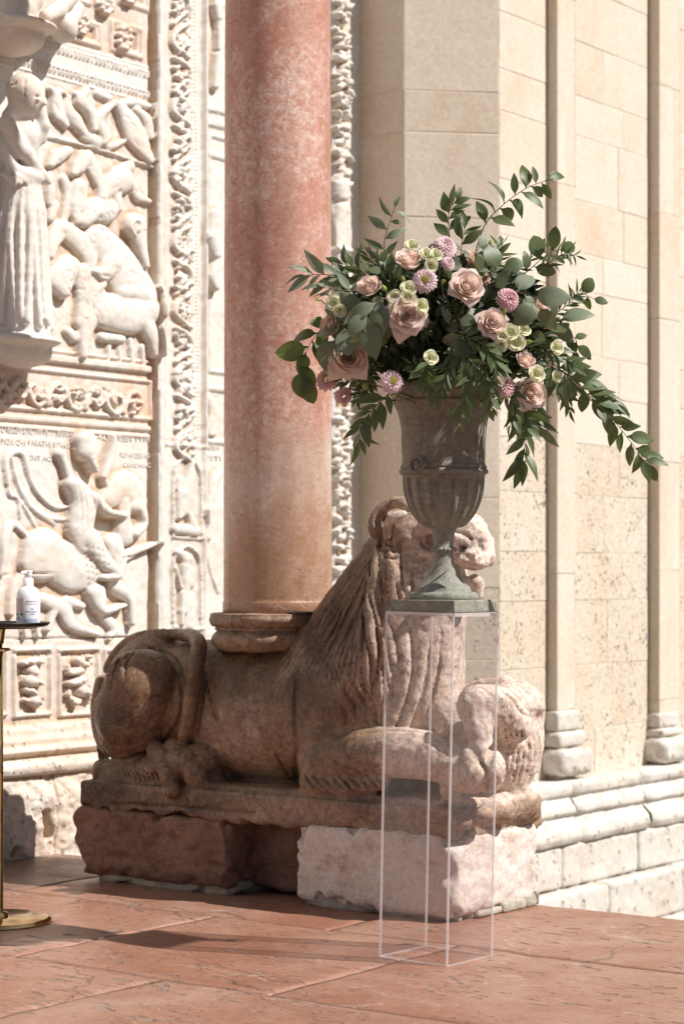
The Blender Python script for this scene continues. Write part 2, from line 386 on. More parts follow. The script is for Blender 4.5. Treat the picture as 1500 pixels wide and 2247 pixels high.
# column: nodular red Verona marble
def column_mat():
    m = M('red_verona_marble'); co = m.co(); wc = m.warp(m.warp(co, 6, .10), 30, .03)
    big = m.noise(2.2, m.co((1, 1, .35)), 5, .6, .5)
    fine = m.noise(38, m.warp(co, 12, .05), 8, .75, .8)
    k = m.mix(m.ramp(fine, (.40, 0.), (.60, 1.)), (.48, .25, .18), (.68, .51, .43))
    net = m.ramp(m.vor(48, m.warp(m.warp(co, 16, .06), 60, .016), 'DISTANCE_TO_EDGE'), (0, 1.), (.16, 0.))
    k = m.mix(m.mul(net, .55), k, (.50, .21, .14))
    redp = m.ramp(m.noise(3.5, m.co((1, 1, .6)), 9, .72, .8), (.46, 0.), (.58, 1.))
    k = m.mix(m.mul(redp, .78), k, (.45, .20, .135))
    k = m.mix(m.mul(m.ramp(m.noise(16, co, 8, .8, .5), (.54, 0.), (.66, 1.)), .5), k, (.44, .18, .12))
    vein = m.mul(m.ramp(m.vor(6, m.warp(m.warp(co, 5, .3), 24, .06), 'DISTANCE_TO_EDGE'), (0, 1.), (.012, 0.)), m.ramp(m.noise(5, co, 4), (.45, 0.), (.58, 1.)))
    k = m.mix(m.mul(vein, .6), k, (.34, .13, .09))
    z = m.n('ShaderNodeSeparateXYZ'); m.t.links.new(co, z.inputs[0])
    zz = m.mul(m.mul(z.outputs[2], m.mul(m.noise(2.6, m.co((1, 1, .8)), 6, .7, .7), .50), 'ADD'), m.mul(z.outputs[0], .35), 'SUBTRACT')
    low = m.ramp(zz, (.66, 1.), (.76, 0.))
    tan = m.mix(m.ramp(m.noise(6, m.warp(co, 8, .08), 9, .75, .6), (.38, 0.), (.62, 1.)), (.38, .215, .125), (.62, .47, .37))
    tan = m.mix(m.mul(m.ramp(m.noise(4, m.co((1, 1, .4)), 8, .72, 1), (.48, 0.), (.62, 1.)), .7), tan, (.47, .23, .11))
    tv = m.ramp(m.vor(17, m.warp(m.warp(co, 7, .16), 26, .04), 'DISTANCE_TO_EDGE'), (0, 1.), (.035, 0.))
    tan = m.mix(m.mul(m.mul(tv, m.ramp(m.noise(5, co, 4), (.38, 0.), (.55, 1.))), .6), tan, (.26, .12, .06))
    tan = m.mix(m.mul(m.ramp(m.vor(60, m.warp(co, 30, .03)), (.08, 1.), (.2, 0.)), .35), tan, (.74, .60, .48))
    tan = m.mix(m.ramp(m.mul(z.outputs[2], m.mul(m.noise(4, co, 4), .35), 'ADD'), (.22, .7), (.5, 0.)), tan, (.34, .185, .10))
    tan = m.mix(m.mul(m.ramp(m.mul(zz, .1, 'SUBTRACT'), (.36, 0.), (.52, 1.)), .45), tan, (.64, .51, .43))
    k = m.mix(low, k, tan)
    g = m.noise(90, co, 6, .7); k = m.mix(.4, k, m.ramp(g, (.3, .2), (.5, .5), (.7, .8)), 'OVERLAY')
    st = m.mul(m.ramp(m.noise(3, m.co((1, 1, .12)), 5, .7), (.46, 0.), (.66, 1.)), .5); k = m.mix(st, k, (.27, .125, .078))
    chip = m.ramp(m.mul(m.vor(22, m.warp(m.co((1, 1, 2.4)), 18, .03)), m.ramp(m.noise(7, co, 3), (.42, 3.), (.6, 1.))), (.09, 0.), (.15, 1.))
    nor = m.bump(g, .0009, .8); nor = m.bump(m.ramp(vein, (0, 1.), (1, 0.)), .0015, .7, nor); nor = m.bump(chip, .004, .9, nor); nor = m.bump(m.noise(18, co, 5), .002, .5, nor)
    rough = m.mix(low, (.48,) * 3, m.mix(m.ramp(m.noise(10, co, 5, .7), (.35, 0.), (.65, 1.)), (.25,) * 3, (.48,) * 3))
    return m.fin(k, rough, nor, .5)
MAT['column'] = column_mat()

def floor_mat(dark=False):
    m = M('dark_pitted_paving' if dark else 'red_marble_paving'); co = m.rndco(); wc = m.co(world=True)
    oi = m.n('ShaderNodeObjectInfo').outputs['Random']
    a = m.mix(m.ramp(m.noise(1.3, co, 5, .6, .4), (.35, 0.), (.65, 1.)), (.25, .108, .066), (.30, .150, .10))
    a = m.mix(m.ramp(oi, (0, 0.), (1, .35)), a, (.26, .105, .062))
    a = m.mix(m.mul(m.ramp(m.noise(5, m.warp(co, 4, .15), 7, .75), (.55, 0.), (.75, 1.)), .45), a, (.42, .27, .21))
    st = m.rndco((.5, 1.6, 1)); 
    a = m.mix(m.mul(m.ramp(m.noise(2.2, co, 6, .7, .6), (.42, 0.), (.66, 1.)), .55), a, (.40, .265, .205))
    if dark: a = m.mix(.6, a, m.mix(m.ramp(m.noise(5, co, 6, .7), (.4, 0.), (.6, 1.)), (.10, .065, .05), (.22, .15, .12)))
    crk = m.ramp(m.vor(3.2 if dark else .9, m.warp(m.warp(co, 1.5, .5), 9, .07), 'DISTANCE_TO_EDGE'), (0, 1.), (.004, 0.)); a = m.mix(m.mul(crk, .85), a, (.09, .06, .045))
    pit = m.ramp(m.mul(m.vor(15, m.warp(st, 14, .09)), m.ramp(m.noise(2.6, co, 4, .6), (.38, 2.6), (.60, .62))), (.10, 0.), (.20, 1.))
    pit2 = m.ramp(m.mul(m.vor(34, m.warp(st, 24, .05)), m.ramp(m.noise(4.5, co, 4, .6), (.40, 2.6), (.58, .7))), (.12, 0.), (.22, 1.)); pit = m.mul(pit, pit2)
    vein = m.ramp(m.vor(3.2, m.warp(st, 5, .28), 'DISTANCE_TO_EDGE'), (0, 1.), (.012, 0.))
    vein = m.mul(vein, m.ramp(m.noise(3.5, co, 3), (.48, 0.), (.56, 1.)))
    a = m.mix(m.mul(vein, .75), a, (.42, .34, .27))
    pf = m.ramp(pit, (0, 1.), (1, 0.))
    a = m.mix(m.mul(pf, .8), a, m.mix(m.noise(30, co, 3), (.10, .07, .05), (.34, .26, .2)))
    g = m.noise(60, co, 6, .75); a = m.mix(.35, a, m.ramp(g, (.3, .2), (.5, .5), (.72, .8)), 'OVERLAY')
    scr = m.ramp(m.wave(40, m.rndco((.3, 1, 1)), 14, 4, 3), (.95, 0.), (.99, 1.))
    a = m.mix(m.mul(scr, .18), a, (.62, .45, .38))
    nor = m.bump(pit, .006, 1.0); nor = m.bump(m.noise(4, co, 6, .6), .008, .5, nor); nor = m.bump(g, .0006, .7, nor)
    nor = m.bump(m.ramp(vein, (0, 1.), (1, 0.)), .001, .6, nor)
    rough = m.mix(m.ramp(m.noise(6, co, 5, .7), (.35, 0.), (.65, 1.)), (.30,) * 3, (.5,) * 3)
    rough = m.mix(pf, rough, (.85,) * 3)
    return m.fin(a, rough, nor, .5)
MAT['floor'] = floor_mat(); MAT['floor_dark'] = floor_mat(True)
MAT['plaza'] = stone('plaza_stone', (.24, .20, .16), (.20, .17, .13), (.35, .28, .2), .85, 40, 0, .003, .4)

def urn_mat():
    m = M('weathered_cast_urn'); co = m.co()
    c = m.mix(m.ramp(m.noise(5, co, 6, .7, .5), (.35, 0.), (.65, 1.)), (.185, .15, .115), (.22, .195, .155))
    z = m.n('ShaderNodeSeparateXYZ'); m.t.links.new(co, z.inputs[0])
    c = m.mix(m.ramp(m.mul(z.outputs[2], m.mul(m.noise(6, co, 4), .2), 'ADD'), (.26, 1.), (.48, 0.)), c, (.25, .245, .20))
    c = m.mix(m.mul(m.ramp(m.noise(16, co, 6, .75), (.56, 0.), (.68, 1.)), .5), c, (.36, .33, .28))
    d = m.ramp(m.noise(45, co, 5, .8), (.6, 0.), (.66, 1.)); c = m.mix(m.mul(d, .6), c, (.06, .05, .04))
    g = m.noise(130, co, 5, .8)
    c = m.mix(.6, c, m.ramp(m.noise(60, co, 6, .8), (.3, .2), (.5, .5), (.7, .85)), 'OVERLAY')
    nor = m.bump(g, .002, 1.0); nor = m.bump(m.noise(35, co, 5, .7), .004, .9, nor)
    return m.fin(c, .72, nor, .35)
MAT['urn'] = urn_mat()

def acrylic():
    m = M('clear_acrylic'); t = m.t
    tr = m.n('ShaderNodeBsdfTransparent'); tr.inputs[0].default_value = (.965, .955, .955, 1)
    gl = m.n('ShaderNodeBsdfGlossy'); gl.inputs['Roughness'].default_value = .02
    fr = m.n('ShaderNodeFresnel'); fr.inputs[0].default_value = 1.42
    df = m.n('ShaderNodeBsdfDiffuse'); df.inputs[0].default_value = (.8, .75, .74, 1)
    mx0 = m.n('ShaderNodeMixShader'); mx0.inputs[0].default_value = .012; t.links.new(tr.outputs[0], mx0.inputs[1]); t.links.new(df.outputs[0], mx0.inputs[2])
    bf = m.n('ShaderNodeNewGeometry').outputs['Backfacing']; ff = m.mul(m.mul(1.0, bf, 'SUBTRACT'), fr.outputs[0])
    mx = m.n('ShaderNodeMixShader'); t.links.new(ff, mx.inputs[0]); t.links.new(mx0.outputs[0], mx.inputs[1]); t.links.new(gl.outputs[0], mx.inputs[2])
    t.links.new(mx.outputs[0], m.out.inputs[0]); return m.m
MAT['acrylic'] = acrylic()
def acrylic_edge():
    m = M('acrylic_cut_edge'); t = m.t
    tl = m.n('ShaderNodeBsdfTranslucent'); tl.inputs[0].default_value = (.9, .88, .88, 1)
    df = m.n('ShaderNodeBsdfDiffuse'); df.inputs[0].default_value = (.88, .85, .85, 1)
    a = m.n('ShaderNodeMixShader'); a.inputs[0].default_value = .5; t.links.new(tl.outputs[0], a.inputs[1]); t.links.new(df.outputs[0], a.inputs[2])
    tr = m.n('ShaderNodeBsdfTransparent'); b = m.n('ShaderNodeMixShader'); b.inputs[0].default_value = .42
    t.links.new(tr.outputs[0], b.inputs[1]); t.links.new(a.outputs[0], b.inputs[2]); t.links.new(b.outputs[0], m.out.inputs[0]); return m.m
MAT['acrylic_edge'] = acrylic_edge()

def plain(name, col, rough=.5, metal=0, spec=.5, bump=0, **kw):
    m = M(name); nor = m.bump(m.noise(150, None, 3), bump, 1) if bump else None
    return m.fin(m.mix(m.noise(20), tuple(x * .9 for x in col), tuple(min(1, x * 1.08) for x in col)), rough, nor, spec, metal, **kw)
MAT['brass'] = plain('polished_brass', (.62, .45, .2), .16, 1)
MAT['black'] = plain('black_tray', (.012, .011, .010), .35)
MAT['white_plastic'] = plain('white_plastic', (.82, .82, .83), .3)
MAT['lead'] = plain('dark_lead', (.06, .045, .04), .5, .3)
def ink(name, col): return plain(name, col, .5)
MAT['ink_red'] = ink('red_print', (.55, .2, .15)); MAT['ink_grey'] = ink('grey_print', (.2, .19, .22))
MAT['ink_blue'] = ink('blue_print', (.12, .2, .45)); MAT['ink_green'] = ink('green_print', (.08, .35, .06)); MAT['ink_white'] = ink('white_print', (.8, .8, .8))

def leaf_mat(name, top, top2, under, rough=.5, trans=.25):
    m = M(name); oi = m.n('ShaderNodeObjectInfo').outputs['Random']
    c = m.mix(oi, top, top2)
    co = m.co()
    c = m.mix(m.mul(m.ramp(m.noise(30, m.rndco(), 3), (.35, 0.), (.65, 1.)), .3), c, tuple(x * 1.35 for x in top))
    bf = m.n('ShaderNodeNewGeometry').outputs['Backfacing']
    c = m.mix(bf, c, under)
    vein = m.ramp(m.wave(1, m.co((1, 1, 1)), 0, 0), (0., .0), (1, .0))
    m.fin(c, rough, m.bump(m.noise(60, co, 3), .0006, .6), .45)
    tl = m.n('ShaderNodeBsdfTranslucent'); m.t.links.new(m.mix(.5, c, (.20, .30, .05)), tl.inputs[0])
    mx = m.n('ShaderNodeMixShader'); mx.inputs[0].default_value = trans
    m.t.links.new(m.b.outputs[0], mx.inputs[1]); m.t.links.new(tl.outputs[0], mx.inputs[2]); m.t.links.new(mx.outputs[0], m.out.inputs[0])
    return m.m
MAT['leaf_silver'] = leaf_mat('eucalyptus_leaf', (.145, .175, .095), (.26, .29, .21), (.26, .29, .23), .5)
MAT['leaf_dark'] = leaf_mat('dark_green_leaf', (.085, .112, .04), (.14, .17, .085), (.18, .22, .12), .38, .32)
MAT['leaf_fine'] = leaf_mat('fine_green_leaf', (.08, .12, .034), (.15, .185, .10), (.17, .20, .13), .48)
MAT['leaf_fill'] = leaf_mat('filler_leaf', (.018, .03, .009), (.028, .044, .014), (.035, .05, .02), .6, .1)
MAT['stem'] = plain('brown_stem', (.13, .065, .04), .6); MAT['stem_green'] = plain('green_stem', (.11, .15, .05), .55)
def petal_mat(name, a, b, trans=.38, rough=.55):
    m = M(name); oi = m.n('ShaderNodeObjectInfo').outputs['Random']
    c = m.mix(m.ramp(m.noise(25, m.rndco(), 3), (.3, 0.), (.7, 1.)), a, b)
    c = m.mix(m.mul(oi, .35), c, b)
    m.fin(c, rough, m.bump(m.noise(90, m.co(), 3), .0003, .5), .25)
    tl = m.n('ShaderNodeBsdfTranslucent'); m.t.links.new(c, tl.inputs[0])
    mx = m.n('ShaderNodeMixShader'); mx.inputs[0].default_value = trans
    m.t.links.new(m.b.outputs[0], mx.inputs[1]); m.t.links.new(tl.outputs[0], mx.inputs[2]); m.t.links.new(mx.outputs[0], m.out.inputs[0]); return m.m
MAT['rose'] = petal_mat('blush_rose_petal', (.92, .79, .71), (.89, .70, .61))
MAT['rose_peach'] = petal_mat('peach_rose_petal', (.88, .69, .58), (.82, .59, .47))
MAT['dahlia'] = petal_mat('lilac_dahlia_petal', (.82, .56, .62), (.88, .72, .73), .35)
MAT['dahlia_pink'] = petal_mat('deep_pink_dahlia_petal', (.76, .40, .46), (.84, .62, .62), .35)
MAT['cream'] = petal_mat('cream_petal', (.88, .86, .68), (.84, .82, .56), .3)
MAT['bud'] = petal_mat('yellow_green_bud', (.48, .48, .10), (.36, .42, .1), .2)
MAT['yellow'] = petal_mat('yellow_flower_centre', (.48, .42, .06), (.36, .34, .05), .1)
# ------------------------------------------------------------------ ground
def plane_obj(name, x0, y0, x1, y1, z, mat, **kw):
    return mesh_obj(name, list_mesh(name, [(x0, y0, z), (x1, y0, z), (x1, y1, z), (x0, y1, z)], [(0, 1, 2, 3)]), mat, **kw)
plane_obj('plaza_ground', -60, -60, 60, 60, -0.78, MAT['plaza'], kind='structure', label='pale stone ground of the square below the porch')
floor = empty('porch_floor', LO, (0, 0, L_ROT), kind='structure', label='worn red marble paving of the church porch')
def slab(x0, y0, x1, y1, edge=None):
    gap = .0014; x0 += gap; y0 += gap; x1 -= gap; y1 -= gap
    nx = max(4, int((x1 - x0) / .022)); ny = max(4, int((y1 - y0) / .022))
    nx = min(nx, 130); ny = min(ny, 90)
    X, Yy = np.meshgrid(np.linspace(x0, x1, nx), np.linspace(y0, y1, ny), indexing='ij')
    p = np.stack([X, Yy, np.zeros_like(X)], -1)
    Zf = fbm(p * 3.1, 4) * .0035 + fbm(p * 16 + 5, 3) * .0012
    bx = np.minimum(np.arange(nx), np.arange(nx)[::-1])[:, None] * np.ones(ny)[None]; by = np.minimum(np.arange(ny), np.arange(ny)[::-1])[None] * np.ones(nx)[:, None]
    bd = np.minimum(bx, by)
    wob = np.stack([fbm(p * 7 + 3, 3), fbm(p * 7 + 40, 3)], -1) * .007
    Zf = Zf - np.where(bd < 1, .0012 + .003 * np.abs(fbm(p * 11, 3)), 0)
    X = X + wob[..., 0]; Yy = Yy + wob[..., 1]
    v = np.stack([X, Yy, Zf], -1).reshape(-1, 3); i = np.arange(nx * ny).reshape(nx, ny)
    f = np.stack([i[:-1, :-1], i[1:, :-1], i[1:, 1:], i[:-1, 1:]], -1).reshape(-1, 4)
    ring = np.concatenate([i[:, 0], i[-1, 1:], i[-2::-1, -1], i[0, -2:0:-1]])
    low = v[ring].copy(); low[:, 2] = -.12; n0 = len(v); k = len(ring)
    j = np.arange(k); j2 = (j + 1) % k
    f2 = np.stack([ring[j], n0 + j, n0 + j2, ring[j2]], -1)
    me = np_mesh('floor_slab', np.concatenate([v, low]), np.concatenate([f, f2]))
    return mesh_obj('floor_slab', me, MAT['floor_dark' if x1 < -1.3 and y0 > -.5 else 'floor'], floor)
EDGE = .405
for (x0, y0, x1, y1) in [(-3.2, -.25, -1.32, EDGE), (-1.32, -.25, -.22, EDGE), (-.22, -.25, 1.7, EDGE),
                         (-3.2, -.98, -1.75, -.25), (-1.75, -.98, -.58, -.25), (-.58, -.98, .17, -.25), (.17, -.98, 1.7, -.25),
                         (-3.2, -1.75, -1.1, -.98), (-1.1, -1.75, -.12, -.98), (-.12, -1.75, .75, -.98), (.75, -1.75, 1.9, -.98),
                         (-3.2, -2.6, -.6, -1.75), (-.6, -2.6, .5, -1.75), (.5, -2.6, 1.9, -1.75),
                         (-3.2, -4.2, -.9, -2.6), (-.9, -4.2, 1.9, -2.6)]:
    slab(x0, y0, x1, y1)
mb = bmesh.new(); bmesh.ops.create_cube(mb, size=1, matrix=Matrix.Translation((-.65, (EDGE - 4.2) / 2 - .02, -.2)) @ Matrix.Diagonal((5.05, EDGE + 4.15, .386, 1)))
mesh_obj('joint_mortar', bm_mesh('joint_mortar', mb), MAT['mortar'], floor)

# ------------------------------------------------------------------ carved portal wall: a relief modelled as a fine surface
wall = empty('carved_portal_wall', WO, (0, 0, W_ROT), label='white marble church wall carved with beasts, a saint and a horseman', cat='carved wall')
T0, T1, DT = -.16, 1.915, .0046; Z0, Z1, DZ = -.8, 3.2, .0046
ts = np.arange(T0, T1 + 1e-6, DT); zs = np.arange(Z0, Z1, DZ)
TT, ZZ = np.meshgrid(ts, zs, indexing='ij')
YY = WO[1] + U[1] * TT; PX = 750 + F * (WO[0] + U[0] * TT) / YY; PY = 1257 + F * (HC - ZZ) / YY
H = np.zeros_like(TT)
def t_of(px, h=0): return WP(px, 1257, h)[0]
def z_of(px, py, h=0): return WP(px, py, h)[2]
def sub(x0, y0, x1, y1):
    # index window of the surface covering a photo rectangle
    a = np.searchsorted(ts, t_of(x0)) - 2; b = np.searchsorted(ts, t_of(x1)) + 2
    za = min(z_of(x0, y1), z_of(x1, y1)); zb = max(z_of(x0, y0), z_of(x1, y0))
    c = np.searchsorted(zs, za) - 2; d = np.searchsorted(zs, zb) + 2
    return (slice(max(a, 0), max(b, 0)), slice(max(c, 0), max(d, 0)))
def smax(a, b, k=.006):
    h = np.clip(.5 + .5 * (a - b) / k, 0, 1); return b * (1 - h) + a * h + k * h * (1 - h)
def stroke(pts, r, h=.03, n=None, k=.004, flat=.33):
    """a rounded ridge along photo points; r = half width in photo pixels, h = height in metres"""
    global H
    if n is None: n = max(3, 3 * len(pts))
    m = len(pts)
    if m == 1: pts = [pts[0], (pts[0][0] + .1, pts[0][1])]; m = 2
    if not hasattr(r, '__len__'): r = [r] * m
    elif len(r) != m: r = np.interp(np.linspace(0, 1, m), np.linspace(0, 1, len(r)), r)
    q = np.array(spline([(a[0], a[1], 0) for a in pts], n))[:, :2]; rr = np.interp(np.linspace(0, m - 1, n), np.arange(m), r)
    q[:, 0] -= 300 * h * .6
    mr = max(rr) + 3
    w = sub(q[:, 0].min() - mr, q[:, 1].min() - mr, q[:, 0].max() + mr, q[:, 1].max() + mr)
    X, Y_ = PX[w], PY[w]
    if X.size == 0: return
    best = np.full(X.shape, 9., float)
    for i in range(n - 1):
        d = q[i + 1] - q[i]; L = d @ d + 1e-9
        t = np.clip(((X - q[i, 0]) * d[0] + (Y_ - q[i, 1]) * d[1]) / L, 0, 1)
        dd = np.hypot(X - q[i, 0] - t * d[0], Y_ - q[i, 1] - t * d[1]) / (rr[i] + (rr[i + 1] - rr[i]) * t)
        best = np.minimum(best, dd)
    prof = np.where(best < 1, (1 - np.clip(best, 0, 1) ** 2) ** flat, 0) * h
    base = H[w]
    H[w] = np.where(best < 1.0, smax(base, H0[w] + prof, k), base)
def cut(pts, r, d=.01, n=None):
    global H
    n = n or 3 * len(pts); q = np.array(spline([(a[0], a[1], 0) for a in pts], n))[:, :2]
    w = sub(q[:, 0].min() - 3 * r, q[:, 1].min() - 3 * r, q[:, 0].max() + 3 * r, q[:, 1].max() + 3 * r); X, Y_ = PX[w], PY[w]
    if X.size == 0: return
    best = np.full(X.shape, 1e9)
    for i in range(n - 1):
        e = q[i + 1] - q[i]; L = e @ e + 1e-9; t = np.clip(((X - q[i, 0]) * e[0] + (Y_ - q[i, 1]) * e[1]) / L, 0, 1)
        best = np.minimum(best, np.hypot(X - q[i, 0] - t * e[0], Y_ - q[i, 1] - t * e[1]))
    H[w] = H[w] - d * np.exp(-(best / r) ** 2)
def rectf(px0, py0, px1, py1, w=.012, h=.012, inner=0.0):
    """a raised frame aligned with the wall, given by its left-top and right-bottom photo corners"""
    global H
    t0, t1 = t_of(px0), t_of(px1); zt, zb = z_of(px0, py0), z_of(px1, py1)
    d = np.maximum(np.abs(TT - (t0 + t1) / 2) - (t1 - t0) / 2, np.abs(ZZ - (zt + zb) / 2) - (zt - zb) / 2)
    H = np.where((d < 0) & (d > -w), np.maximum(H, H0 + h * np.sqrt(np.clip(1 - ((d + w / 2) / (w / 2)) ** 2, 0, 1)) ** .6), H)
    if inner: H = np.where(d <= -w, H + inner, H)
def band(z0, z1, tmax, h, rnd=1, tmin=-1):
    global H
    m = (ZZ > z0) & (ZZ < z1) & (TT < tmax) & (TT > tmin); u = (ZZ - z0) / (z1 - z0)
    pr = (np.sqrt(np.clip(1 - (2 * u - 1) ** 2, 0, 1)) if rnd else np.clip(np.minimum(u, 1 - u) * 8, 0, 1)) * h
    H = np.where(m, np.maximum(H, H0 + pr), H)
def beads(a, b, step, r=2.2, h=.009):
    L = math.hypot(b[0] - a[0], b[1] - a[1]); n = max(1, int(L / step))
    for i in range(n + 1):
        t = i / n; stroke([(a[0] + (b[0] - a[0]) * t, a[1] + (b[1] - a[1]) * t)], r, h, n=2, k=.002)
def holes(a, b, step, r=1.8, d=.012):
    L = math.hypot(b[0] - a[0], b[1] - a[1]); n = max(1, int(L / step))
    for i in range(n + 1):
        t = i / n; c = (a[0] + (b[0] - a[0]) * t, a[1] + (b[1] - a[1]) * t); cut([c, (c[0] + .1, c[1])], r, d, n=2)
# steps between the vertical strips
tA, tB, tB2, tC = t_of(334), t_of(440), t_of(446), t_of(718)
H0 = np.zeros_like(H)
zb_ = .676
wobble = fbm(np.stack([TT * 0, ZZ * 9, TT * 0], -1), 3) * .008
H0 += np.where((TT > tA + wobble) & (TT < tB), .030, 0) * (ZZ > zb_)
H0 += np.where((TT > tA + .03) & (TT < tB - .012), -.012, 0) * (ZZ > zb_)
H0 += np.where(TT > tC, .02, 0)
H = H0.copy()
gap = np.exp(-((TT - tA - wobble + .011) / .008) ** 2) * .03 * (ZZ > zb_); H -= gap
cut([(333, 0), (335, 700), (338, 1395)], 1.2, .01, 20)
rnd = random.Random(5)
# --- top coffers
for fr in [(150, 28, 222, 108), (240, 38, 313, 132), (205, -40, 250, 25), (255, -50, 325, 28), (160, -70, 200, 15)]:
    rectf(*fr, w=.018, h=.014); x0, y0, x1, y1 = fr
    rectf(x0 + 9, y0 + 13, x1 - 9, y1 - 11, w=.012, h=.008, inner=-.014)
def rosette(x, y, rx, ry, h=.045):
    stroke([(x, y - ry * .35), (x, y + ry * .35)], rx * .8, h * .7)
    for i in range(9):
        a = i * 2 * math.pi / 9; stroke([(x + rx * .6 * math.cos(a), y + ry * .75 * math.sin(a))], rx * .36, h, n=2)
    stroke([(x, y)], rx * .3, h * 1.1, n=2)
rosette(274, 84, 21, 31); rosette(182, 55, 16, 26); rosette(233, 14, 18, 20); rosette(285, -12, 18, 25)
# --- two beaded string courses with an inscription between them
z1, z2 = z_of(0, 72), z_of(0, 120)
for z in (z1, z2):
    band(z - .012, z + .014, tA - .02, .014, 0)
    for i in range(46):
        t = T0 + i * .0195
        if t < tA - .03:
            m = (np.abs(TT - t) < .0055) & (np.abs(ZZ - z) < .008); H = np.where(m, H - .012, H)
band(z1 + .02, z1 + .028, tA - .02, .006); band(z2 - .03, z2 - .022, tA - .02, .006)
# --- birds
for p, r, h in [([(112, 195), (124, 213), (128, 248), (146, 276)], [7, 13, 16, 7], .035), ([(150, 212), (148, 238), (166, 265), (188, 296)], [6, 12, 16, 8], .035),
                ([(190, 198), (178, 220), (200, 248), (206, 284)], [8, 14, 13, 8], .04), ([(243, 232), (216, 262), (232, 298), (226, 316)], [8, 14, 14, 5], .04),
                ([(258, 228), (284, 266), (300, 300), (330, 352)], [10, 22, 25, 10], .04), ([(188, 300), (216, 312)], [12, 14], .03),
                ([(110, 300), (190, 320), (250, 338), (334, 366)], [3, 4, 4, 4], .02), ([(205, 300), (240, 322), (270, 310)], [8, 9, 6], .025),
                ([(300, 240), (322, 262), (330, 300)], [8, 12, 9], .03), ([(218, 205), (238, 215)], [10, 8], .025), ([(128, 200), (142, 205)], [8, 4], .03),
                ([(270, 225), (300, 225), (325, 232)], [8, 10, 8], .025), ([(165, 205), (176, 205)], [7, 5], .03)]:
    stroke(p, r, h)
for i in range(26): x = rnd.uniform(110, 325); y = 205 + (x - 110) * .3 + rnd.uniform(0, 110); cut([(x, y), (x + rnd.uniform(4, 12), y + rnd.uniform(6, 18))], 1.6, .006)
# --- beasts
for p, r, h in [([(150, 332), (130, 343), (112, 362)], [12, 17, 8], .035), ([(188, 343), (176, 364), (162, 380)], [15, 18, 9], .04), ([(194, 340), (208, 374), (218, 402)], [12, 16, 12], .03),
                ([(110, 384), (112, 420), (110, 446)], [9, 12, 8], .03), ([(176, 408), (170, 450), (167, 488)], [17, 20, 9], .045), ([(140, 390), (152, 430), (141, 482)], [9, 12, 9], .025),
                ([(232, 462), (204, 464), (184, 488)], [31, 28, 15], .055), ([(268, 398), (242, 410), (226, 432)], [30, 26, 13], .05), ([(284, 366), (256, 384)], [14, 18], .03),
                ([(300, 492), (306, 522), (319, 585)], [25, 18, 8], .06), ([(290, 396), (302, 430), (326, 442)], [8, 11, 7], .03), ([(255, 430), (262, 460)], [14, 8], .04),
                ([(134, 503), (118, 532), (111, 562)], [22, 16, 10], .045), ([(150, 508), (190, 545), (204, 594)], [22, 23, 12], .04), ([(120, 450), (112, 480)], [12, 9], .03),
                ([(216, 520), (250, 562), (290, 622), (322, 652)], [30, 40, 46, 30], .05), ([(246, 576), (228, 600), (205, 596)], [27, 22, 9], .065),
                ([(152, 588), (136, 612), (141, 642)], [29, 33, 15], .06), ([(182, 602), (203, 652), (192, 706)], [26, 34, 26], .045),
                ([(238, 682), (290, 692), (332, 680)], [40, 44, 30], .06), ([(316, 700), (336, 742), (342, 778)], [22, 15, 10], .055), ([(194, 702), (186, 750), (183, 782)], [22, 12, 9], .05),
                ([(150, 726), (166, 740)], [10, 13], .03), ([(165, 740), (190, 730)], [12, 10], .03), ([(275, 640), (300, 640), (330, 655)], [22, 24, 18], .055), ([(210, 640), (225, 625)], [12, 10], .05),
                ([(262, 745), (264, 792)], [6, 4], .02), ([(286, 745), (292, 796)], [6, 5], .02), ([(240, 757), (238, 790)], [6, 4], .02), ([(312, 760), (316, 800)], [6, 4], .02), ([(228, 740), (268, 745)], [12, 10], .04)]:
    stroke(p, r, h, k=.004)
stroke([(292, 520), (282, 500), (294, 484), (306, 494), (300, 508)], 5, .072)          # ram's horn
for c in [(176, 460), (205, 478), (250, 420), (128, 512), (136, 618), (236, 590), (186, 364), (120, 352), (301, 508), (216, 470)]: cut([c, (c[0] + 4, c[1] + 1)], 1.8, .008)
for c in [((132, 634), (150, 650)), ((196, 492), (214, 508)), ((206, 604), (222, 608)), ((226, 440), (240, 448)), ((112, 556), (120, 560))]: cut(list(c), 1.8, .012)
for i in range(36):
    x = rnd.uniform(150, 215); y = rnd.uniform(575, 700); cut([(x, y), (x + 3, y + 7)], 1.3, .004)
for i in range(30):
    x = rnd.uniform(215, 300); y = 545 + (x - 215) * .7 + rnd.uniform(-30, 30); cut([(x, y), (x + 10, y + 4)], 1.2, .003)
for i in range(90):
    x = rnd.uniform(108, 330); y = 345 + rnd.uniform(0, 1) * 420 + (x - 108) * .08; a = rnd.uniform(.2, 1.2); L = rnd.uniform(5, 14)
    cut([(x, y), (x + L * math.cos(a) * .6, y + L * math.sin(a))], 1.1, .0045)
for (x, y) in [(118, 545), (146, 620), (232, 590), (188, 470), (236, 418), (182, 372), (302, 512), (128, 350), (214, 460), (170, 470)]:
    stroke([(x, y)], 3.4, .0, n=2); cut([(x - 3, y - 3), (x + 3, y - 4)], 1.2, .007); cut([(x - 3, y + 3), (x + 3, y + 3)], 1.0, .006)
for (x, y, n_) in [(150, 600, 9), (180, 640, 10), (215, 455, 8), (262, 400, 8)]:
    for k in range(n_): a = k * .55; cut([(x + 14 * math.cos(a), y + 20 * math.sin(a)), (x + 24 * math.cos(a), y + 34 * math.sin(a))], 1.2, .006)
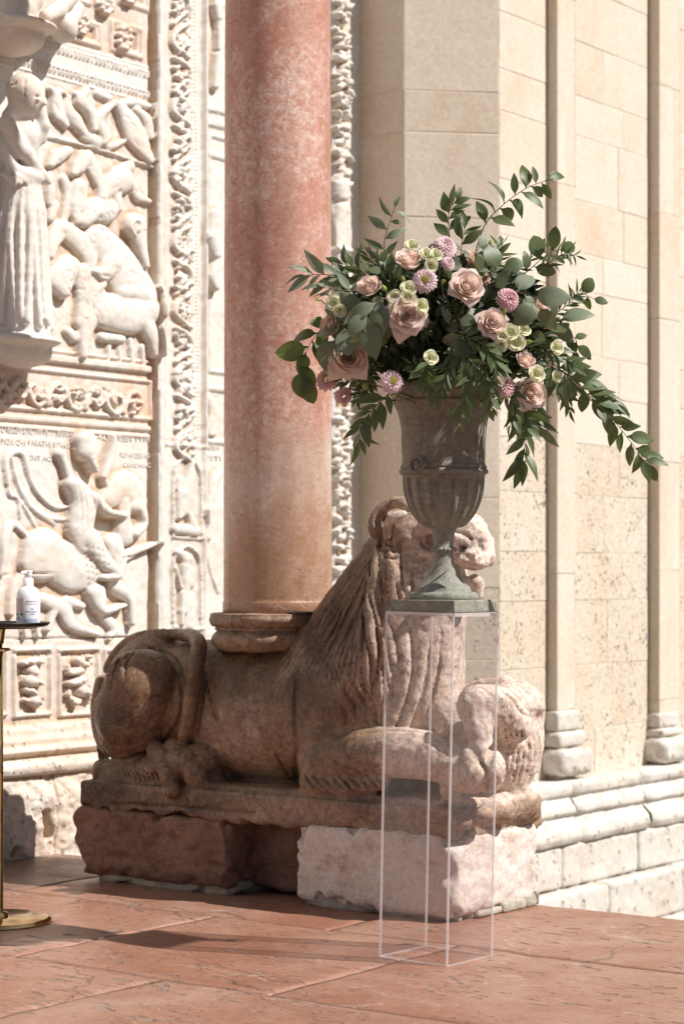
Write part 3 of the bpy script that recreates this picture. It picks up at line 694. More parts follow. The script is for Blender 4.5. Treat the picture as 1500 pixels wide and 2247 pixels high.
# --- scroll frieze in its frame
zt, zb2 = z_of(335, 818), z_of(335, 935)
band(zt - .004, zt + .022, tA - .015, .022, 0); band(zt + .03, zt + .04, tA - .015, .012); band(zb2 - .02, zb2, tA - .015, .014, 0); band(zb2 - .045, zb2 - .03, tA - .015, .01)
rectf(-60, 790, 331, 925, w=.014, h=.016)
for i in range(8):
    cx, cy = 2 + i * 42, 856 + i * 4.4; s = 1 if i % 2 else -1
    stroke([(cx - 24, cy + 20 * s), (cx - 16, cy - 12 * s), (cx + 2, cy - 26 * s), (cx + 17, cy - 4 * s), (cx + 4, cy + 13 * s), (cx - 5, cy)], [5, 6, 6, 5, 4, 5], .03, 18)
    for k in range(9):
        a = rnd.uniform(0, 6.28); d = rnd.uniform(4, 26); x, y = cx + d * .8 * math.cos(a), cy + d * math.sin(a)
        stroke([(x, y), (x + rnd.uniform(-9, 9), y + rnd.uniform(-9, 9))], [rnd.uniform(3, 7), 3], rnd.uniform(.018, .04), 3, .003)
    for k in range(8): x, y = cx + rnd.uniform(-20, 20), cy + rnd.uniform(-28, 28); cut([(x, y), (x + 3, y + 3)], 1.7, .012)
# --- horseman
for p, r, h in [([(18, 1062), (14, 1010), (34, 990), (54, 1000), (64, 1040), (84, 1082), (118, 1112), (150, 1112)], [5, 7, 8, 7, 6, 6, 5, 4], .018),
                ([(26, 1006), (40, 1060), (66, 1110), (110, 1136), (150, 1140)], [4, 4, 5, 4, 3], .015), ([(20, 1050), (22, 1084), (40, 1094), (44, 1134)], [4, 5, 4, 3], .015),
                ([(52, 1080), (76, 1120), (120, 1150)], [4, 5, 3], .014), ([(46, 1100), (64, 1130), (82, 1160)], [3, 4, 3], .013),
                ([(190, 966), (194, 990)], [23, 25], .075), ([(198, 1004), (206, 1034)], [14, 7], .075), ([(152, 1048), (139, 1014), (133, 996)], [11, 8, 13], .045),
                ([(226, 1046), (242, 1006), (250, 958)], [8, 11, 5], .05), ([(226, 1046), (234, 1068)], [8, 6], .04),
                ([(162, 1062), (186, 1102), (180, 1160), (192, 1196)], [20, 30, 28, 28], .07), ([(206, 1092), (232, 1122), (270, 1132)], [15, 12, 8], .075),
                ([(242, 1094), (278, 1066), (300, 1098)], [24, 34, 26], .055), ([(302, 1112), (310, 1150), (296, 1172)], [22, 15, 11], .07), ([(272, 1100), (276, 1180)], [16, 20], .05),
                ([(100, 1204), (92, 1236)], [46, 44], .06), ([(110, 1220), (164, 1244), (214, 1240)], [44, 56, 40], .05), ([(196, 1182), (228, 1232), (256, 1262), (226, 1268)], [27, 20, 13, 8], .085),
                ([(56, 1172), (28, 1150), (12, 1182), (10, 1222), (4, 1262)], [7, 9, 11, 8, 5], .022), ([(250, 1190), (262, 1240), (246, 1276)], [20, 18, 12], .05),
                ([(268, 1222), (306, 1206), (342, 1194)], [15, 9, 6], .04), ([(212, 1300), (226, 1340), (272, 1328)], [22, 12, 5], .06), ([(258, 1288), (286, 1318), (290, 1368)], [18, 10, 7], .05),
                ([(52, 1270), (32, 1296), (24, 1346)], [16, 10, 9], .03), ([(96, 1316), (140, 1336), (160, 1372), (214, 1392)], [16, 18, 14, 6], .035), ([(120, 1340), (106, 1382)], [10, 6], .03),
                ([(228, 1350), (250, 1380), (240, 1400)], [14, 12, 7], .03), ([(52, 1372), (56, 1402)], [5, 4], .03), ([(80, 1370), (84, 1402)], [5, 4], .03), ([(150, 1320), (180, 1330)], [12, 9], .03)]:
    stroke(p, r, h, k=.004)
cut([(284, 1132), (290, 1146)], 8, .035); cut([(232, 1030), (242, 1030)], 1.6, .01)
for i in range(7):
    for j in range(5): x, y = 170 + j * 10 + i * 2, 1200 + i * 14 + j * 3; holes((x, y), (x + .5, y), 1, 1.5, .008)
for k in range(6): cut([(150 + k * 9, 1066 + 3 * k), (160 + k * 10, 1110 + 3 * k), (158 + k * 9, 1168)], 1.2, .006)
for k in range(7): cut([(84 + k * 12, 1160 + 4 * k), (78 + k * 13, 1190 + 3 * k)], 1.0, .003)
for i in range(14): a = i / 13; cut([(178 + 12 * a, 1064 + 14 * i * .3), (150 - 8 * a, 1094 + 5 * i)], 1.1, .004)
for i in range(8): cut([(188 + rnd.uniform(-3, 18), 1006 + 4 * i), (192 + rnd.uniform(-2, 16), 1010 + 4 * i)], 1.5, .007)
# --- vine pilaster (B)
rectf(350, -80, 440, 985, w=.012, h=.01)
for s in range(0, 1):
    beads((364, 20), (372, 970), 8, 1.4, .006); beads((419, -6), (428, 985), 9, 2.2, .010); beads((411, -6), (420, 985), 9, 1.6, .007)
y = -20; sgn = 1
while y < 965:
    x = 389 + y * .009
    stroke([(x - 16 * sgn, y), (x + 12 * sgn, y + 18), (x + 18 * sgn, y + 44), (x - 4 * sgn, y + 62), (x - 16 * sgn, y + 74)], [5, 6, 5, 5, 5], .03, 15)
    for k in range(17):
        a = rnd.uniform(0, 6.28); d = rnd.uniform(0, 20); u_, v_ = x + d * math.cos(a), y + 36 + 1.8 * d * math.sin(a)
        stroke([(u_, v_), (u_ + rnd.uniform(-7, 7), v_ + rnd.uniform(-10, 10))], [rnd.uniform(3, 7.5), rnd.uniform(2, 4)], rnd.uniform(.018, .042), 3, .003)
    for k in range(13): u_, v_ = x + rnd.uniform(-20, 20), y + rnd.uniform(0, 72); cut([(u_, v_), (u_ + 2, v_ + 3)], 1.6, .014)
    y += 74; sgn = -sgn
# two arched panels below: a bird, and a figure pouring
for (y0, y1) in [(1005, 1178), (1200, 1376)]:
    xs = 372; a = [(xs, y1), (xs, y0 + 40), (xs + 12, y0 + 8), (xs + 34, y0), (xs + 54, y0 + 22), (xs + 60, y0 + 60), (xs + 62, y1 + 4)]
    stroke(a, 3.2, .016, 30); q = spline([(p[0], p[1], 0) for p in a], 62)
    for b in q: stroke([(b[0] + 1, b[1])], 1.7, .024, n=2, k=.001)
    stroke([(xs, y1), (xs + 62, y1 + 5)], 3, .014)
for p, r, h in [([(412, 1012), (408, 1050), (398, 1090)], [5, 12, 18], .035), ([(398, 1084), (394, 1116), (384, 1136)], [18, 15, 6], .035), ([(404, 1124), (414, 1150)], [6, 10], .03),
                ([(380, 1160), (420, 1166)], [12, 13], .03), ([(386, 1050), (380, 1074)], [7, 4], .02), ([(384, 1212), (400, 1226)], [9, 13], .035), ([(376, 1246), (388, 1290)], [4, 4], .03),
                ([(398, 1240), (400, 1290), (394, 1340)], [11, 9, 10], .03), ([(412, 1250), (410, 1284)], [8, 8], .03), ([(392, 1300), (390, 1370)], [6, 5], .028), ([(410, 1310), (408, 1370)], [12, 12], .02)]: stroke(p, r, h)
# --- strip C (mostly behind the column) and D (carved strip beside the pier)
for p, r, h in [([(452, 1130), (470, 1060), (478, 1040)], [7, 12, 10], .04), ([(456, 1180), (448, 1120)], [8, 10], .03), ([(446, 1150), (460, 1240), (480, 1300)], [3, 4, 3], .012),
                ([(474, 470), (466, 520), (474, 560)], [12, 16, 12], .07), ([(474, 570), (466, 605), (472, 632)], [8, 12, 9], .06), ([(455, 868), (470, 900), (466, 950)], [10, 12, 10], .025),
                ([(478, 120), (474, 190)], [8, 8], .04), ([(476, 10), (480, 40)], [10, 9], .05), ([(448, 872), (452, 940)], [5, 6], .025), ([(470, 0), (478, 60), (478, 110)], [5, 6, 4], .04)]: stroke(p, r, h)
for (a, b) in [(228, 244), (262, 276), (330, 344), (845, 858), (962, 974)]:
    z_ = z_of(460, a); z0_ = z_of(460, b); band(z0_, z_, tC - .05, .012, 0, tB + .03)
rectf(455, 290, 560, 830, w=.015, h=.012)
beads((449, 240), (480, 250), 5, 1.5, .016); beads((449, 272), (480, 281), 5, 1.5, .016)
rectf(721, -60, 800, 1500, w=.010, h=.012); y = -10
beads((783, 0), (787, 1250), 11, 1.7, .008)
while y < 1260:
    x = 745
    if 395 < y < 560:                                                        # a standing figure with hands folded
        stroke([(744, 405), (745, 432)], [16, 14], .06); stroke([(745, 455), (744, 520), (745, 570)], [15, 20, 17], .05)
        for xx in (736, 742, 748, 754): cut([(xx, 470), (xx + 1, 560)], 1.4, .008)
        stroke([(732, 548), (756, 552)], 8, .06); y = 585; continue
    for k in range(10):
        u_, v_ = x + rnd.uniform(-16, 14), y + rnd.uniform(0, 44)
        stroke([(u_, v_), (u_ + rnd.uniform(-7, 7), v_ + rnd.uniform(-12, 12))], [rnd.uniform(4, 9), 3], rnd.uniform(.025, .065), 3, .003)
    for k in range(8): u_, v_ = x + rnd.uniform(-18, 16), y + rnd.uniform(0, 44); cut([(u_, v_), (u_ + 2, v_ + 3)], 1.8, .016)
    y += 44
H = H0 + (H - H0) * .62
# --- row of small carved panels and the moulded base
zp = .676; base = ZZ < zp
cut([(-30, 1403), (200, 1400), (340, 1395)], 1.5, .012, 12)
for i, (x0, x1) in enumerate([(-75, 14), (26, 112), (126, 216), (225, 320), (330, 425), (436, 500)]):
    rectf(x0, 1422, x1, 1572 - i * 2, w=.014, h=.012); cx = (x0 + x1) / 2
    for k in range(5): stroke([(cx + rnd.uniform(-12, 12), 1450 + 22 * k), (cx + rnd.uniform(-22, 22), 1455 + 22 * k)], [rnd.uniform(7, 15), 7], .035, 4, .004)
    for k in range(10): stroke([(cx + rnd.uniform(-26, 26), rnd.uniform(1440, 1555))], rnd.uniform(3, 7), .025, 2, .003)
    for k in range(12): u_, v_ = cx + rnd.uniform(-30, 30), rnd.uniform(1435, 1560); cut([(u_, v_), (u_ + 3, v_ + 3)], 1.6, .010)
for k in range(34): x = 28 + k * 5.6; (cut([(x, 1432), (x + 1.5, 1440)], 1.3, .01) if (x < 110 or x > 128) else None)
def stepz(z, h, s=.004): 
    global H
    H = H + h / (1 + np.exp(np.clip((ZZ - z) / s, -40, 40)))
stepz(.408, .022); stepz(.372, .012); stepz(.355, -.01)
H += .026 * np.exp(-((ZZ - .332) / .014) ** 2) + .045 * np.sqrt(np.clip(1 - ((ZZ - .282) / .026) ** 2, 0, 1))
stepz(.262, .02)
p3 = np.stack([TT, ZZ, TT * 0], -1)
ft = 1 / (1 + np.exp(np.clip((ZZ - .25) / .006, -40, 40)))
H += ft * (fbm(p3 * 7, 5) * .03 + fbm(p3 * 30, 4) * .010)
cut([(73, 1782), (82, 1832)], 6, .06); cut([(12, 1862), (8, 1874)], 8, .03)
for x in (95, 190, 330): cut([(x, 1700), (x + 3, 1890)], 1.6, .012)
# wear over everything
H += fbm(p3 * 5, 4) * .004 + fbm(p3 * 36, 3) * .0022
# cracks between the blocks of the wall
cut([(0, 1262), (60, 1258), (118, 1260)], .9, .008); cut([(255, 1225), (300, 1215), (345, 1190)], 1.2, .012); cut([(92, 1384), (98, 1405)], 1.2, .01); cut([(30, 130), (35, 160)], .9, .01)
GR = H - H0
def boxblur(a, r):
    for ax in (0, 1):
        p = np.concatenate([np.repeat(a.take([0], ax), r + 1, ax), a, np.repeat(a.take([-1], ax), r, ax)], ax); c = np.cumsum(p, ax); n = a.shape[ax]
        a = (c.take(range(2 * r + 1, 2 * r + 1 + n), ax) - c.take(range(0, n), ax)) / (2 * r + 1)
    return a
GRIME_SHADE = np.clip((boxblur(boxblur(H, 3), 3) - H - .0012) / .006, 0, 1) * .9 + np.clip((boxblur(boxblur(H, 9), 6) - H - .004) / .02, 0, 1) * .6  # hollow mask: drives patina and painted recess shading together
GRIME_SHADE = np.clip(GRIME_SHADE, 0, 1)
# cut the surface into the marble pieces it is made of
def piece(name, mat, t0, t1, z0, z1, **kw):
    a, b = np.searchsorted(ts, t0), min(np.searchsorted(ts, t1), len(ts) - 1); c, d = np.searchsorted(zs, z0), min(np.searchsorted(zs, z1), len(zs) - 1)
    w = (slice(a, b + 1), slice(c, d + 1)); n, m = b + 1 - a, d + 1 - c
    v = np.stack([TT[w], -H[w], ZZ[w]], -1).reshape(-1, 3); i = np.arange(n * m).reshape(n, m)
    f = np.stack([i[:-1, :-1], i[1:, :-1], i[1:, 1:], i[:-1, 1:]], -1).reshape(-1, 4)
    me = np_mesh(name, v, f); set_attr(me, 'grime_shade', GRIME_SHADE[w].ravel())
    return mesh_obj(name, me, MAT[mat], wall, **kw)
zmid = z_of(334, 366, 0); 
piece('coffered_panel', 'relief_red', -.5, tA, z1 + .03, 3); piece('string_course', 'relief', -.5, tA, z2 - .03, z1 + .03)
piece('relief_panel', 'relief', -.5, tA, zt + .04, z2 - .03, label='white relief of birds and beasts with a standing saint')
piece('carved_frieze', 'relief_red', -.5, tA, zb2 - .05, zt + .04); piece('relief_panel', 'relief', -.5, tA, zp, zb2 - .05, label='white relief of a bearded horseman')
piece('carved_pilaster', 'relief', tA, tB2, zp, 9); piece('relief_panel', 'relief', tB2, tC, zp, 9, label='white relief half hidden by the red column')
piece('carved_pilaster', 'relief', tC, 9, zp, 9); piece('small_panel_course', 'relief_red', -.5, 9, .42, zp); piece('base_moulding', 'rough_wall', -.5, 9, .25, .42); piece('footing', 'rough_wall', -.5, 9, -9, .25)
mb = bmesh.new(); bmesh.ops.create_cube(mb, size=1, matrix=Matrix.Translation((.87, .33, 1.3)) @ Matrix.Diagonal((2.2, .5, 3.7, 1)))
mesh_obj('wall_core', bm_mesh('wall_core', mb), MAT['mortar'], wall)
def wall_block(name, lo, hi, mat):
    mb = bmesh.new(); bmesh.ops.create_cube(mb, size=1, matrix=Matrix.Translation([(a + b) / 2 for a, b in zip(lo, hi)]) @ Matrix.Diagonal([b - a for a, b in zip(lo, hi)] + [1]))
    bmesh.ops.bevel(mb, geom=mb.edges[:], offset=.006, segments=2, affect='EDGES'); mesh_obj(name, bm_mesh(name, mb), MAT[mat], wall)
wall_block('upper_wall', (-3.4, .004, 3.24), (1.95, .5, 5.64), 'relief')
for i in range(4):
    for j in range(5): wall_block('marble_slab', (-.17 - .8 * (i + 1) + .002, .003 + .002 * ((i + j) % 3), -.8 + .8 * j + .002), (-.17 - .8 * i - .002, .4, min(3.235, -.8 + .8 * (j + 1) - .002)), 'relief')
# inscription letters, slightly raised
def letters(txt, px0, py, px1, size_px, h=.003, name='inscription'):
    c = bpy.data.curves.new(name, 'FONT'); c.body = txt; a = WP(px0, py, .0); b = WP(px1, py, .0); c.extrude = .0006; c.size = size_px * 1.45e-3 / .72
    c.materials.append(MAT['relief'])
    o = bpy.data.objects.new(name, c); C.objects.link(o); o.parent = wall; o.location = (a[0], -.0046, a[2]); o.rotation_euler = (R(90), 0, 0)
    bpy.context.view_layer.update(); w = max(o.dimensions.x, .01); o.scale = ((b[0] - a[0]) / w, 1, 1)
letters('O REGEM STVLTVM PETIT INFERN', 2, 946, 155, 13); letters('MOX QVE PARATVR EQVVS', 2, 972, 150, 13)
letters('ALE TRIBVTVM', 212, 962, 325, 11); letters('EQVVS CERVVS', 262, 1000, 325, 11); letters('CANIS HVIC', 270, 1022, 328, 11); letters('EXIT AQVA', 60, 1008, 128, 11)
letters('DE COSTA', 160, 166, 225, 13); letters('NISV', 447, 985, 482, 12); letters('PETI', 447, 1008, 482, 12)

# high relief that stands free of the wall: saint, corbels, feet
V = Vol((-.16, -.40, .95), (.36, .03, 2.75), .0055)
def wc(px, py, h): return WP(px, py, h)
V.ell(wc(62, 212, .13), (.048, .055, .066), (0, .2, 0), .015)                       # bowed head
V.ell(wc(48, 196, .12), (.05, .05, .05), k=.02); V.chain([wc(88, 214, .175), wc(97, 226, .18)], [.006, .009], .006); V.chain([wc(76, 210, .18), wc(100, 214, .165)], .004, .004, 'sub'); V.ell(wc(84, 217, .185), (.006, .006, .004), k=.003); V.chain([wc(84, 240, .175), wc(98, 240, .165)], .0035, .003, 'sub')
for i in range(9): V.chain([wc(30 + i * 5, 172 + abs(i - 4) * 3, .165 - .01 * abs(i - 4)), wc(20 + i * 6, 200, .175 - .008 * abs(i - 4)), wc(16 + i * 7, 238, .165 - .008 * abs(i - 4))], .0035, .003, 'sub', n=8); V.chain([wc(85, 225, .14), wc(93, 275, .14), wc(92, 305, .13)], [.012, .016, .008], .01)
V.chain([wc(35, 262, .09), wc(42, 300, .09), wc(46, 370, .08)], [.045, .06, .05], .03)
V.chain([wc(14, 272, .12), wc(50, 330, .14), wc(104, 396, .13)], [.028, .024, .014], .012); V.chain([wc(8, 320, .1), wc(30, 372, .12), wc(84, 388, .14)], [.02, .02, .014], .012)
V.chain([wc(42, 395, .08), wc(48, 470, .085), wc(46, 600, .085), wc(46, 735, .085)], [.058, .072, .08, .088], .03)
sa, sb = wc(44, 400, .08), wc(44, 735, .085)
def rp(phi, R_, f): 
    c_ = sa + (sb - sa) * f; return (c_[0] + R_ * math.sin(phi), c_[1] - R_ * math.cos(phi), c_[2])
for i in range(12):
    ph = R(-95 + i * 17); w_ = R(6 * math.sin(i * 2.1))
    V.chain([rp(ph * .8, .060, .0), rp(ph + w_, .076, .3), rp(ph, .084, .65), rp(ph - w_, .092, .90 + .05 * (i % 3) / 2)], [.005, .009, .011, .013], .004, n=12)
    V.chain([rp(ph + R(8.5), .070, .08), rp(ph + R(8.5) + w_, .084, .35), rp(ph + R(8.5), .093, .7), rp(ph + R(8.5) - w_, .100, 1.0)], [.002, .005, .006, .007], .004, 'sub', n=12)
for i in range(6): V.chain([wc(4 + i * 12, 380 + 4 * (i % 2), .14), wc(34 + i * 12, 404 - i * 2, .14)], .006, .006)
V.ell(wc(45, 748, .09), (.135, .115, .022), k=.008); V.ell(wc(42, 772, .06), (.115, .09, .05), k=.01)
V.ell(wc(30, 58, .11), (.135, .13, .02), (0, 0, 0), .006); V.ell(wc(26, 82, .08), (.10, .1, .055), k=.01)                       # corbel at the top
V.chain([wc(30, 45, .14), wc(45, 20, .14), wc(60, -5, .14)], [.03, .045, .05], .02); V.chain([wc(5, 40, .15), wc(15, 15, .15)], [.02, .03], .02)
V.chain([wc(100, 35, .12), wc(125, 22, .10), wc(150, -10, .08)], [.022, .026, .034], .01); V.ell(wc(140, 62, .08), (.04, .05, .045), k=.01); V.chain([wc(140, 62, .08), wc(165, 20, .04)], [.03, .03], .02)
me = V.mesh('saint_statue'); displace(me, lambda v, n: fbm(v * 40, 3) * .0015)
mesh_obj('saint_statue', me, MAT['relief'], wall, label='white saint in a pleated robe on a carved corbel')


# ------------------------------------------------------------------ the porch vault carried by the column, above the picture
roof = empty('porch_vault', WO, (0, 0, W_ROT), label='pale stone underside of the porch vault above the column', cat='porch vault')
mb = bmesh.new(); bmesh.ops.create_cube(mb, size=1, matrix=Matrix.Translation((-.95, -1.0, 5.9)) @ Matrix.Diagonal((5.3, 2.0, .5, 1)))
mesh_obj('vault_slab', bm_mesh('vault_slab', mb), MAT['tufa'], roof)
# ------------------------------------------------------------------ pier and church front: coursed stone
def hit(s, d, px):
    k = (px - 750) / F; t = (k * s[1] - s[0]) / (d[0] - d[1] * k); return s + d * t
CH = (U + N) / np.linalg.norm(U + N)
s0 = WO + U * WP(790, 1257, .02)[0] + N * .0
A0 = hit(s0, N, 789); A1 = hit(A0, N, 885); A2 = hit(A1, CH, 1095); A3 = hit(A2, U, 1200); e1 = hit(A3, N, 1222)
A5 = hit(e1, U, 1262); A6 = A5 - (e1 - A3); A7 = hit(A6, U, 1423); e2 = hit(A7, N, 1446); A9 = hit(e2, U, 1492); A10 = A9 - (e2 - A7); A11 = A10 + U * 3.0
pier = empty('tufa_corner_pier', A0, label='beige tufa pier with a canted corner behind the flowers', cat='pier')
front = empty('church_front', A3, label='long sunlit tufa church front with two thin pilasters', cat='facade')
def ashlar(a, b, courses, mat_hi, mat_lo, parent, zsplit=1.25, lmin=.22, lmax=.5, seed=0, gap=.0012, joints=None, zbase=None):
    rr = random.Random(seed); a = np.array(a); b = np.array(b); L = np.linalg.norm(b - a); d = (b - a) / L; nrm = np.array([d[1], -d[0], 0])
    po = np.array(parent.location)
    def face(s0_, s1_, z0, z1, off, mat, name, dep=.06):
        # block with worn edges: front face of 4x4 points, edge ring set back, sides
        be = .0035; v = []; f = []
        xs = [s0_, s0_ + be, (s0_ + s1_) / 2, s1_ - be, s1_]; zz = [z0, z0 + be, (z0 + z1) / 2, z1 - be, z1]
        for i, x in enumerate(xs):
            for j, z in enumerate(zz):
                ed = (i in (0, 4)) or (j in (0, 4)); o = off - (.0008 + rr.uniform(0, .0014) if ed else rr.uniform(0, .0012))
                q = a + d * (x + (rr.uniform(-.0015, .0015) if not ed or 0 < j < 4 and 0 else 0)) + nrm * o + np.array([0, 0, z]); v.append(q - po)
        for i in range(4):
            for j in range(4): k = i * 5 + j; f.append((k, k + 5, k + 6, k + 1))
        ring = [0, 5, 10, 15, 20, 21, 22, 23, 24, 19, 14, 9, 4, 3, 2, 1]; n0 = len(v)
        for k in ring: v.append(v[k] - nrm * dep)
        for k in range(16): f.append((ring[k], n0 + k, n0 + (k + 1) % 16, ring[(k + 1) % 16]))
        mesh_obj(name, list_mesh(name, v, f), MAT[mat], parent)
    for ci in range(len(courses) - 1):
        z0, z1 = courses[ci], courses[ci + 1]; s = 0.0
        js = [0.0]
        while L - s > lmax * 1.15: s += rr.uniform(lmin, lmax); js.append(s)
        if len(js) > 1 and L - js[-1] < .1: js.pop()
        js.append(L)
        for k in range(len(js) - 1):
            face(js[k] + gap, js[k + 1] - gap, z0 + gap, z1 - gap, rr.uniform(-.001, .0015), mat_lo if z1 < zsplit else mat_hi, 'stone_block')
    v = []
    for (s_, z_) in ((0, courses[0]), (L, courses[0]), (L, courses[-1]), (0, courses[-1])): v.append(a + d * s_ - nrm * .0026 + np.array([0, 0, z_]) - po)
    mesh_obj('joint_mortar', list_mesh('joint_mortar', v, [(0, 1, 2, 3)]), MAT['tufa'], parent)
def zc(px, py, pt): return HC - (py - 1257) / F * pt[1]
cs = [-.8, -.45, -.1, .25] + sorted([zc(885, y, A1) for y in (1450, 1290, 1092, 905, 700, 475, 287, 196, -60)]) + [3.4, 4.1, 4.8, 5.6]
ashlar(A0, A1, cs, 'tufa', 'tufa', pier, seed=3, lmin=.3, lmax=.6); ashlar(A1, A2, cs, 'tufa', 'tufa_pit', pier, seed=5, zsplit=1.05, lmin=.16, lmax=.42)
rr = random.Random(9); c2 = [-.8, -.45, -.1, .26, .52, .78, .97, 1.2]
while c2[-1] < 5.5: c2.append(c2[-1] + rr.uniform(.15, .27))
ashlar(A2, A3, c2, 'tufa', 'tufa_pit', pier, seed=8, zsplit=1.45); ashlar(A6, A7, c2, 'tufa', 'tufa_pit', front, seed=18, zsplit=1.45); ashlar(A10, A11, c2, 'tufa', 'tufa_pit', front, seed=28, zsplit=1.5)
Zb = zc(1240, 1560, e1)
for (a, b, c, dd, sd_) in [(A3, e1, A5, A6, 40), (A7, e2, A9, A10, 50)]:
    cc = [-.8, Zb] ; r3 = random.Random(sd_)
    while cc[-1] < 5.4: cc.append(cc[-1] + r3.uniform(.35, .75))
    for p_, q_ in ((a, b), (b, c), (c, dd)): ashlar(p_, q_, cc, 'tufa', 'tufa', front, seed=sd_)
# lesene bases and the moulded plinth, in white marble
plinth = empty('marble_plinth', A3, label='white marble plinth with worn mouldings at the foot of the church front', cat='plinth')
FR = empty  # shorthand kept local
def hOf(pt): return float((np.array(pt) - WO) @ N)
def tOf(pt): return float((np.array(pt) - WO) @ U)
h4, hl = hOf(A3), hOf(e1)
PL = np.array(plinth.location)
def W2(t, h, z): return np.array([WO[0] + U[0] * t + N[0] * h, WO[1] + U[1] * t + N[1] * h, z])
def rounded(name, t0, t1, h0, h1, z0, z1, rd, mat, parent, amp=.004, res=.008):
    V = Vol((t0 - .02, -h1 - .02, z0 - .02), (t1 + .02, -h0 + .02, z1 + .02), res)
    V.box(((t0 + t1) / 2, -(h0 + h1) / 2, (z0 + z1) / 2), ((t1 - t0) / 2, (h1 - h0) / 2, (z1 - z0) / 2), rd=rd, k=.001)
    me = V.mesh(name); displace(me, lambda v, n: fbm(v * 16, 4) * amp + fbm(v * 60, 3) * amp * .3)
    po = np.array(parent.location); o = mesh_obj(name, me, MAT[mat], parent); d_ = WO - po; o.location = d_; o.rotation_euler = (0, 0, W_ROT); return o
for i, (pt, p0, p1) in enumerate([(e1, 1190, 1262), (e2, 1414, 1500)]):
    ta, tb = tOf(pt) - .012, tOf(pt) + (tOf(A5) - tOf(e1)) + .02
    zz = [zc(1240 if i == 0 else 1450, y, pt) for y in ((1562, 1606, 1642, 1704) if i == 0 else (1566, 1598, 1618, 1674))]
    b = empty('pilaster_base', W2(ta, hl, zz[3]), label='worn white marble base of the ' + ('nearer' if i == 0 else 'farther') + ' thin pilaster', cat='pilaster base', group='marble bases under the pilasters')
    b.rotation_euler = (0, 0, 0)
    rounded('neck_block', ta, tb, h4 - .02, hl + .012, zz[1], zz[0] , .01, 'white_stone', b); rounded('torus', ta - .012, tb + .012, h4 - .02, hl + .03, zz[2], zz[1] - .002, .018, 'white_stone', b)
    rounded('cushion', ta - .03, tb + .035, h4 - .02, hl + .06, zz[3], zz[2] - .003, .035, 'white_stone', b, .009)
zT = zc(1350, 1692, A6)
def zz_(py, h): 
    k = (1350 - 750) / F; t = (k * (WO[1] + N[1] * h) - WO[0] - N[0] * h) / (U[0] - U[1] * k); return HC - (py - 1257) / F * (WO[1] + U[1] * t + N[1] * h)
hb = hl + .07
prof = [(h4 - .05, zz_(1690, h4)), (hb, zz_(1700, hb)), (hb + .01, zz_(1712, hb)), (hb + .008, zz_(1726, hb)), (hb - .005, zz_(1733, hb)), (hb + .012, zz_(1742, hb)), (hb + .03, zz_(1752, hb)), (hb + .032, zz_(1764, hb)), (hb + .015, zz_(1772, hb)),
        (hb + .03, zz_(1782, hb)), (hb + .055, zz_(1795, hb)), (hb + .062, zz_(1812, hb)), (hb + .05, zz_(1826, hb)), (hb + .02, zz_(1832, hb))]
def moulding(t0, t1, pf, name, seed):
    n = max(6, int((t1 - t0) / .02)); pp = []
    for i in range(len(pf) - 1):
        for s in range(3): pp.append(np.array(pf[i]) + (np.array(pf[i + 1]) - np.array(pf[i])) * s / 3)
    pp.append(np.array(pf[-1])); pp = np.array(pp); m = len(pp)
    t = np.linspace(t0, t1, n); Tg = t[:, None] + np.zeros(m)[None]; q = np.stack([Tg, np.tile(pp[:, 0], (n, 1)), np.tile(pp[:, 1], (n, 1))], -1)
    q3 = q + seed; Tg = Tg + (fbm(q3 * np.array([0, 9, 9]), 3) * .02)
    hh = q[..., 1] + fbm(q3 * 12, 4) * .008 + fbm(q3 * 45, 3) * .003; ed = np.minimum(np.arange(n), np.arange(n)[::-1])[:, None]
    hh = hh - np.where(ed == 0, .02, np.where(ed == 1, .004, 0))
    W_ = np.stack([WO[0] + U[0] * Tg + N[0] * hh, WO[1] + U[1] * Tg + N[1] * hh, q[..., 2] + fbm(q3 * 9 + 7, 3) * .004], -1).reshape(-1, 3) - PL
    i = np.arange(n * m).reshape(n, m); f = np.stack([i[:-1, :-1], i[:-1, 1:], i[1:, 1:], i[1:, :-1]], -1).reshape(-1, 4)
    mesh_obj(name, np_mesh(name, W_, f), MAT['white_stone'], plinth)
tcr = tOf(hit(A6, U, 1352)); tL = tOf(A2) - .1
moulding(tL, tcr - .55, prof, 'moulding_block', 0); moulding(tcr - .545, tcr, prof, 'moulding_block', 3); moulding(tcr + .008, tcr + .8, prof, 'moulding_block', 5); moulding(tcr + .81, tcr + 2.4, prof, 'moulding_block', 9)
hc = hb + .045
def blockrow(z0, z1, h, js, name='plinth_block', mat='white_stone'):
    js = sorted(js); js = [js[0]] + [b for b in js[1:] if b - js[0] > .12]
    for k in range(len(js) - 1): rounded(name, js[k] + .002, js[k + 1] - .002, h4 - .05, h + random.uniform(-.003, .003), z0, z1, .012, mat, plinth, .006, .011)
zA, zB = zz_(1833, hc), zz_(1925, hc); tq = tOf(hit(np.array(W2(0, hc, 0)), U, 1402))
blockrow(zB, zA - .002, hc, [tL + .05, tq - .6, tq, tq + .75, tq + 2.0])
zD = zB - .19; h5 = hc + .06; tq2 = tOf(hit(np.array(W2(0, h5, 0)), U, 1338))
blockrow(zD, zB - .002, h5, [tL + .05, tq2 - .55, tq2, tq2 + .62, tq2 + 1.8]); blockrow(-.80, zD - .002, h5 + .05, [tL + .05, tq2 + .4, tq2 + 1.8])
mesh_obj('joint_mortar', list_mesh('joint_mortar', [W2(tL, h4 + .02, -.8) - PL, W2(tL + 3.8, h4 + .02, -.8) - PL, W2(tL + 3.8, h4 + .02, zA) - PL, W2(tL, h4 + .02, zA) - PL], [(0, 1, 2, 3)]), MAT['mortar'], plinth)
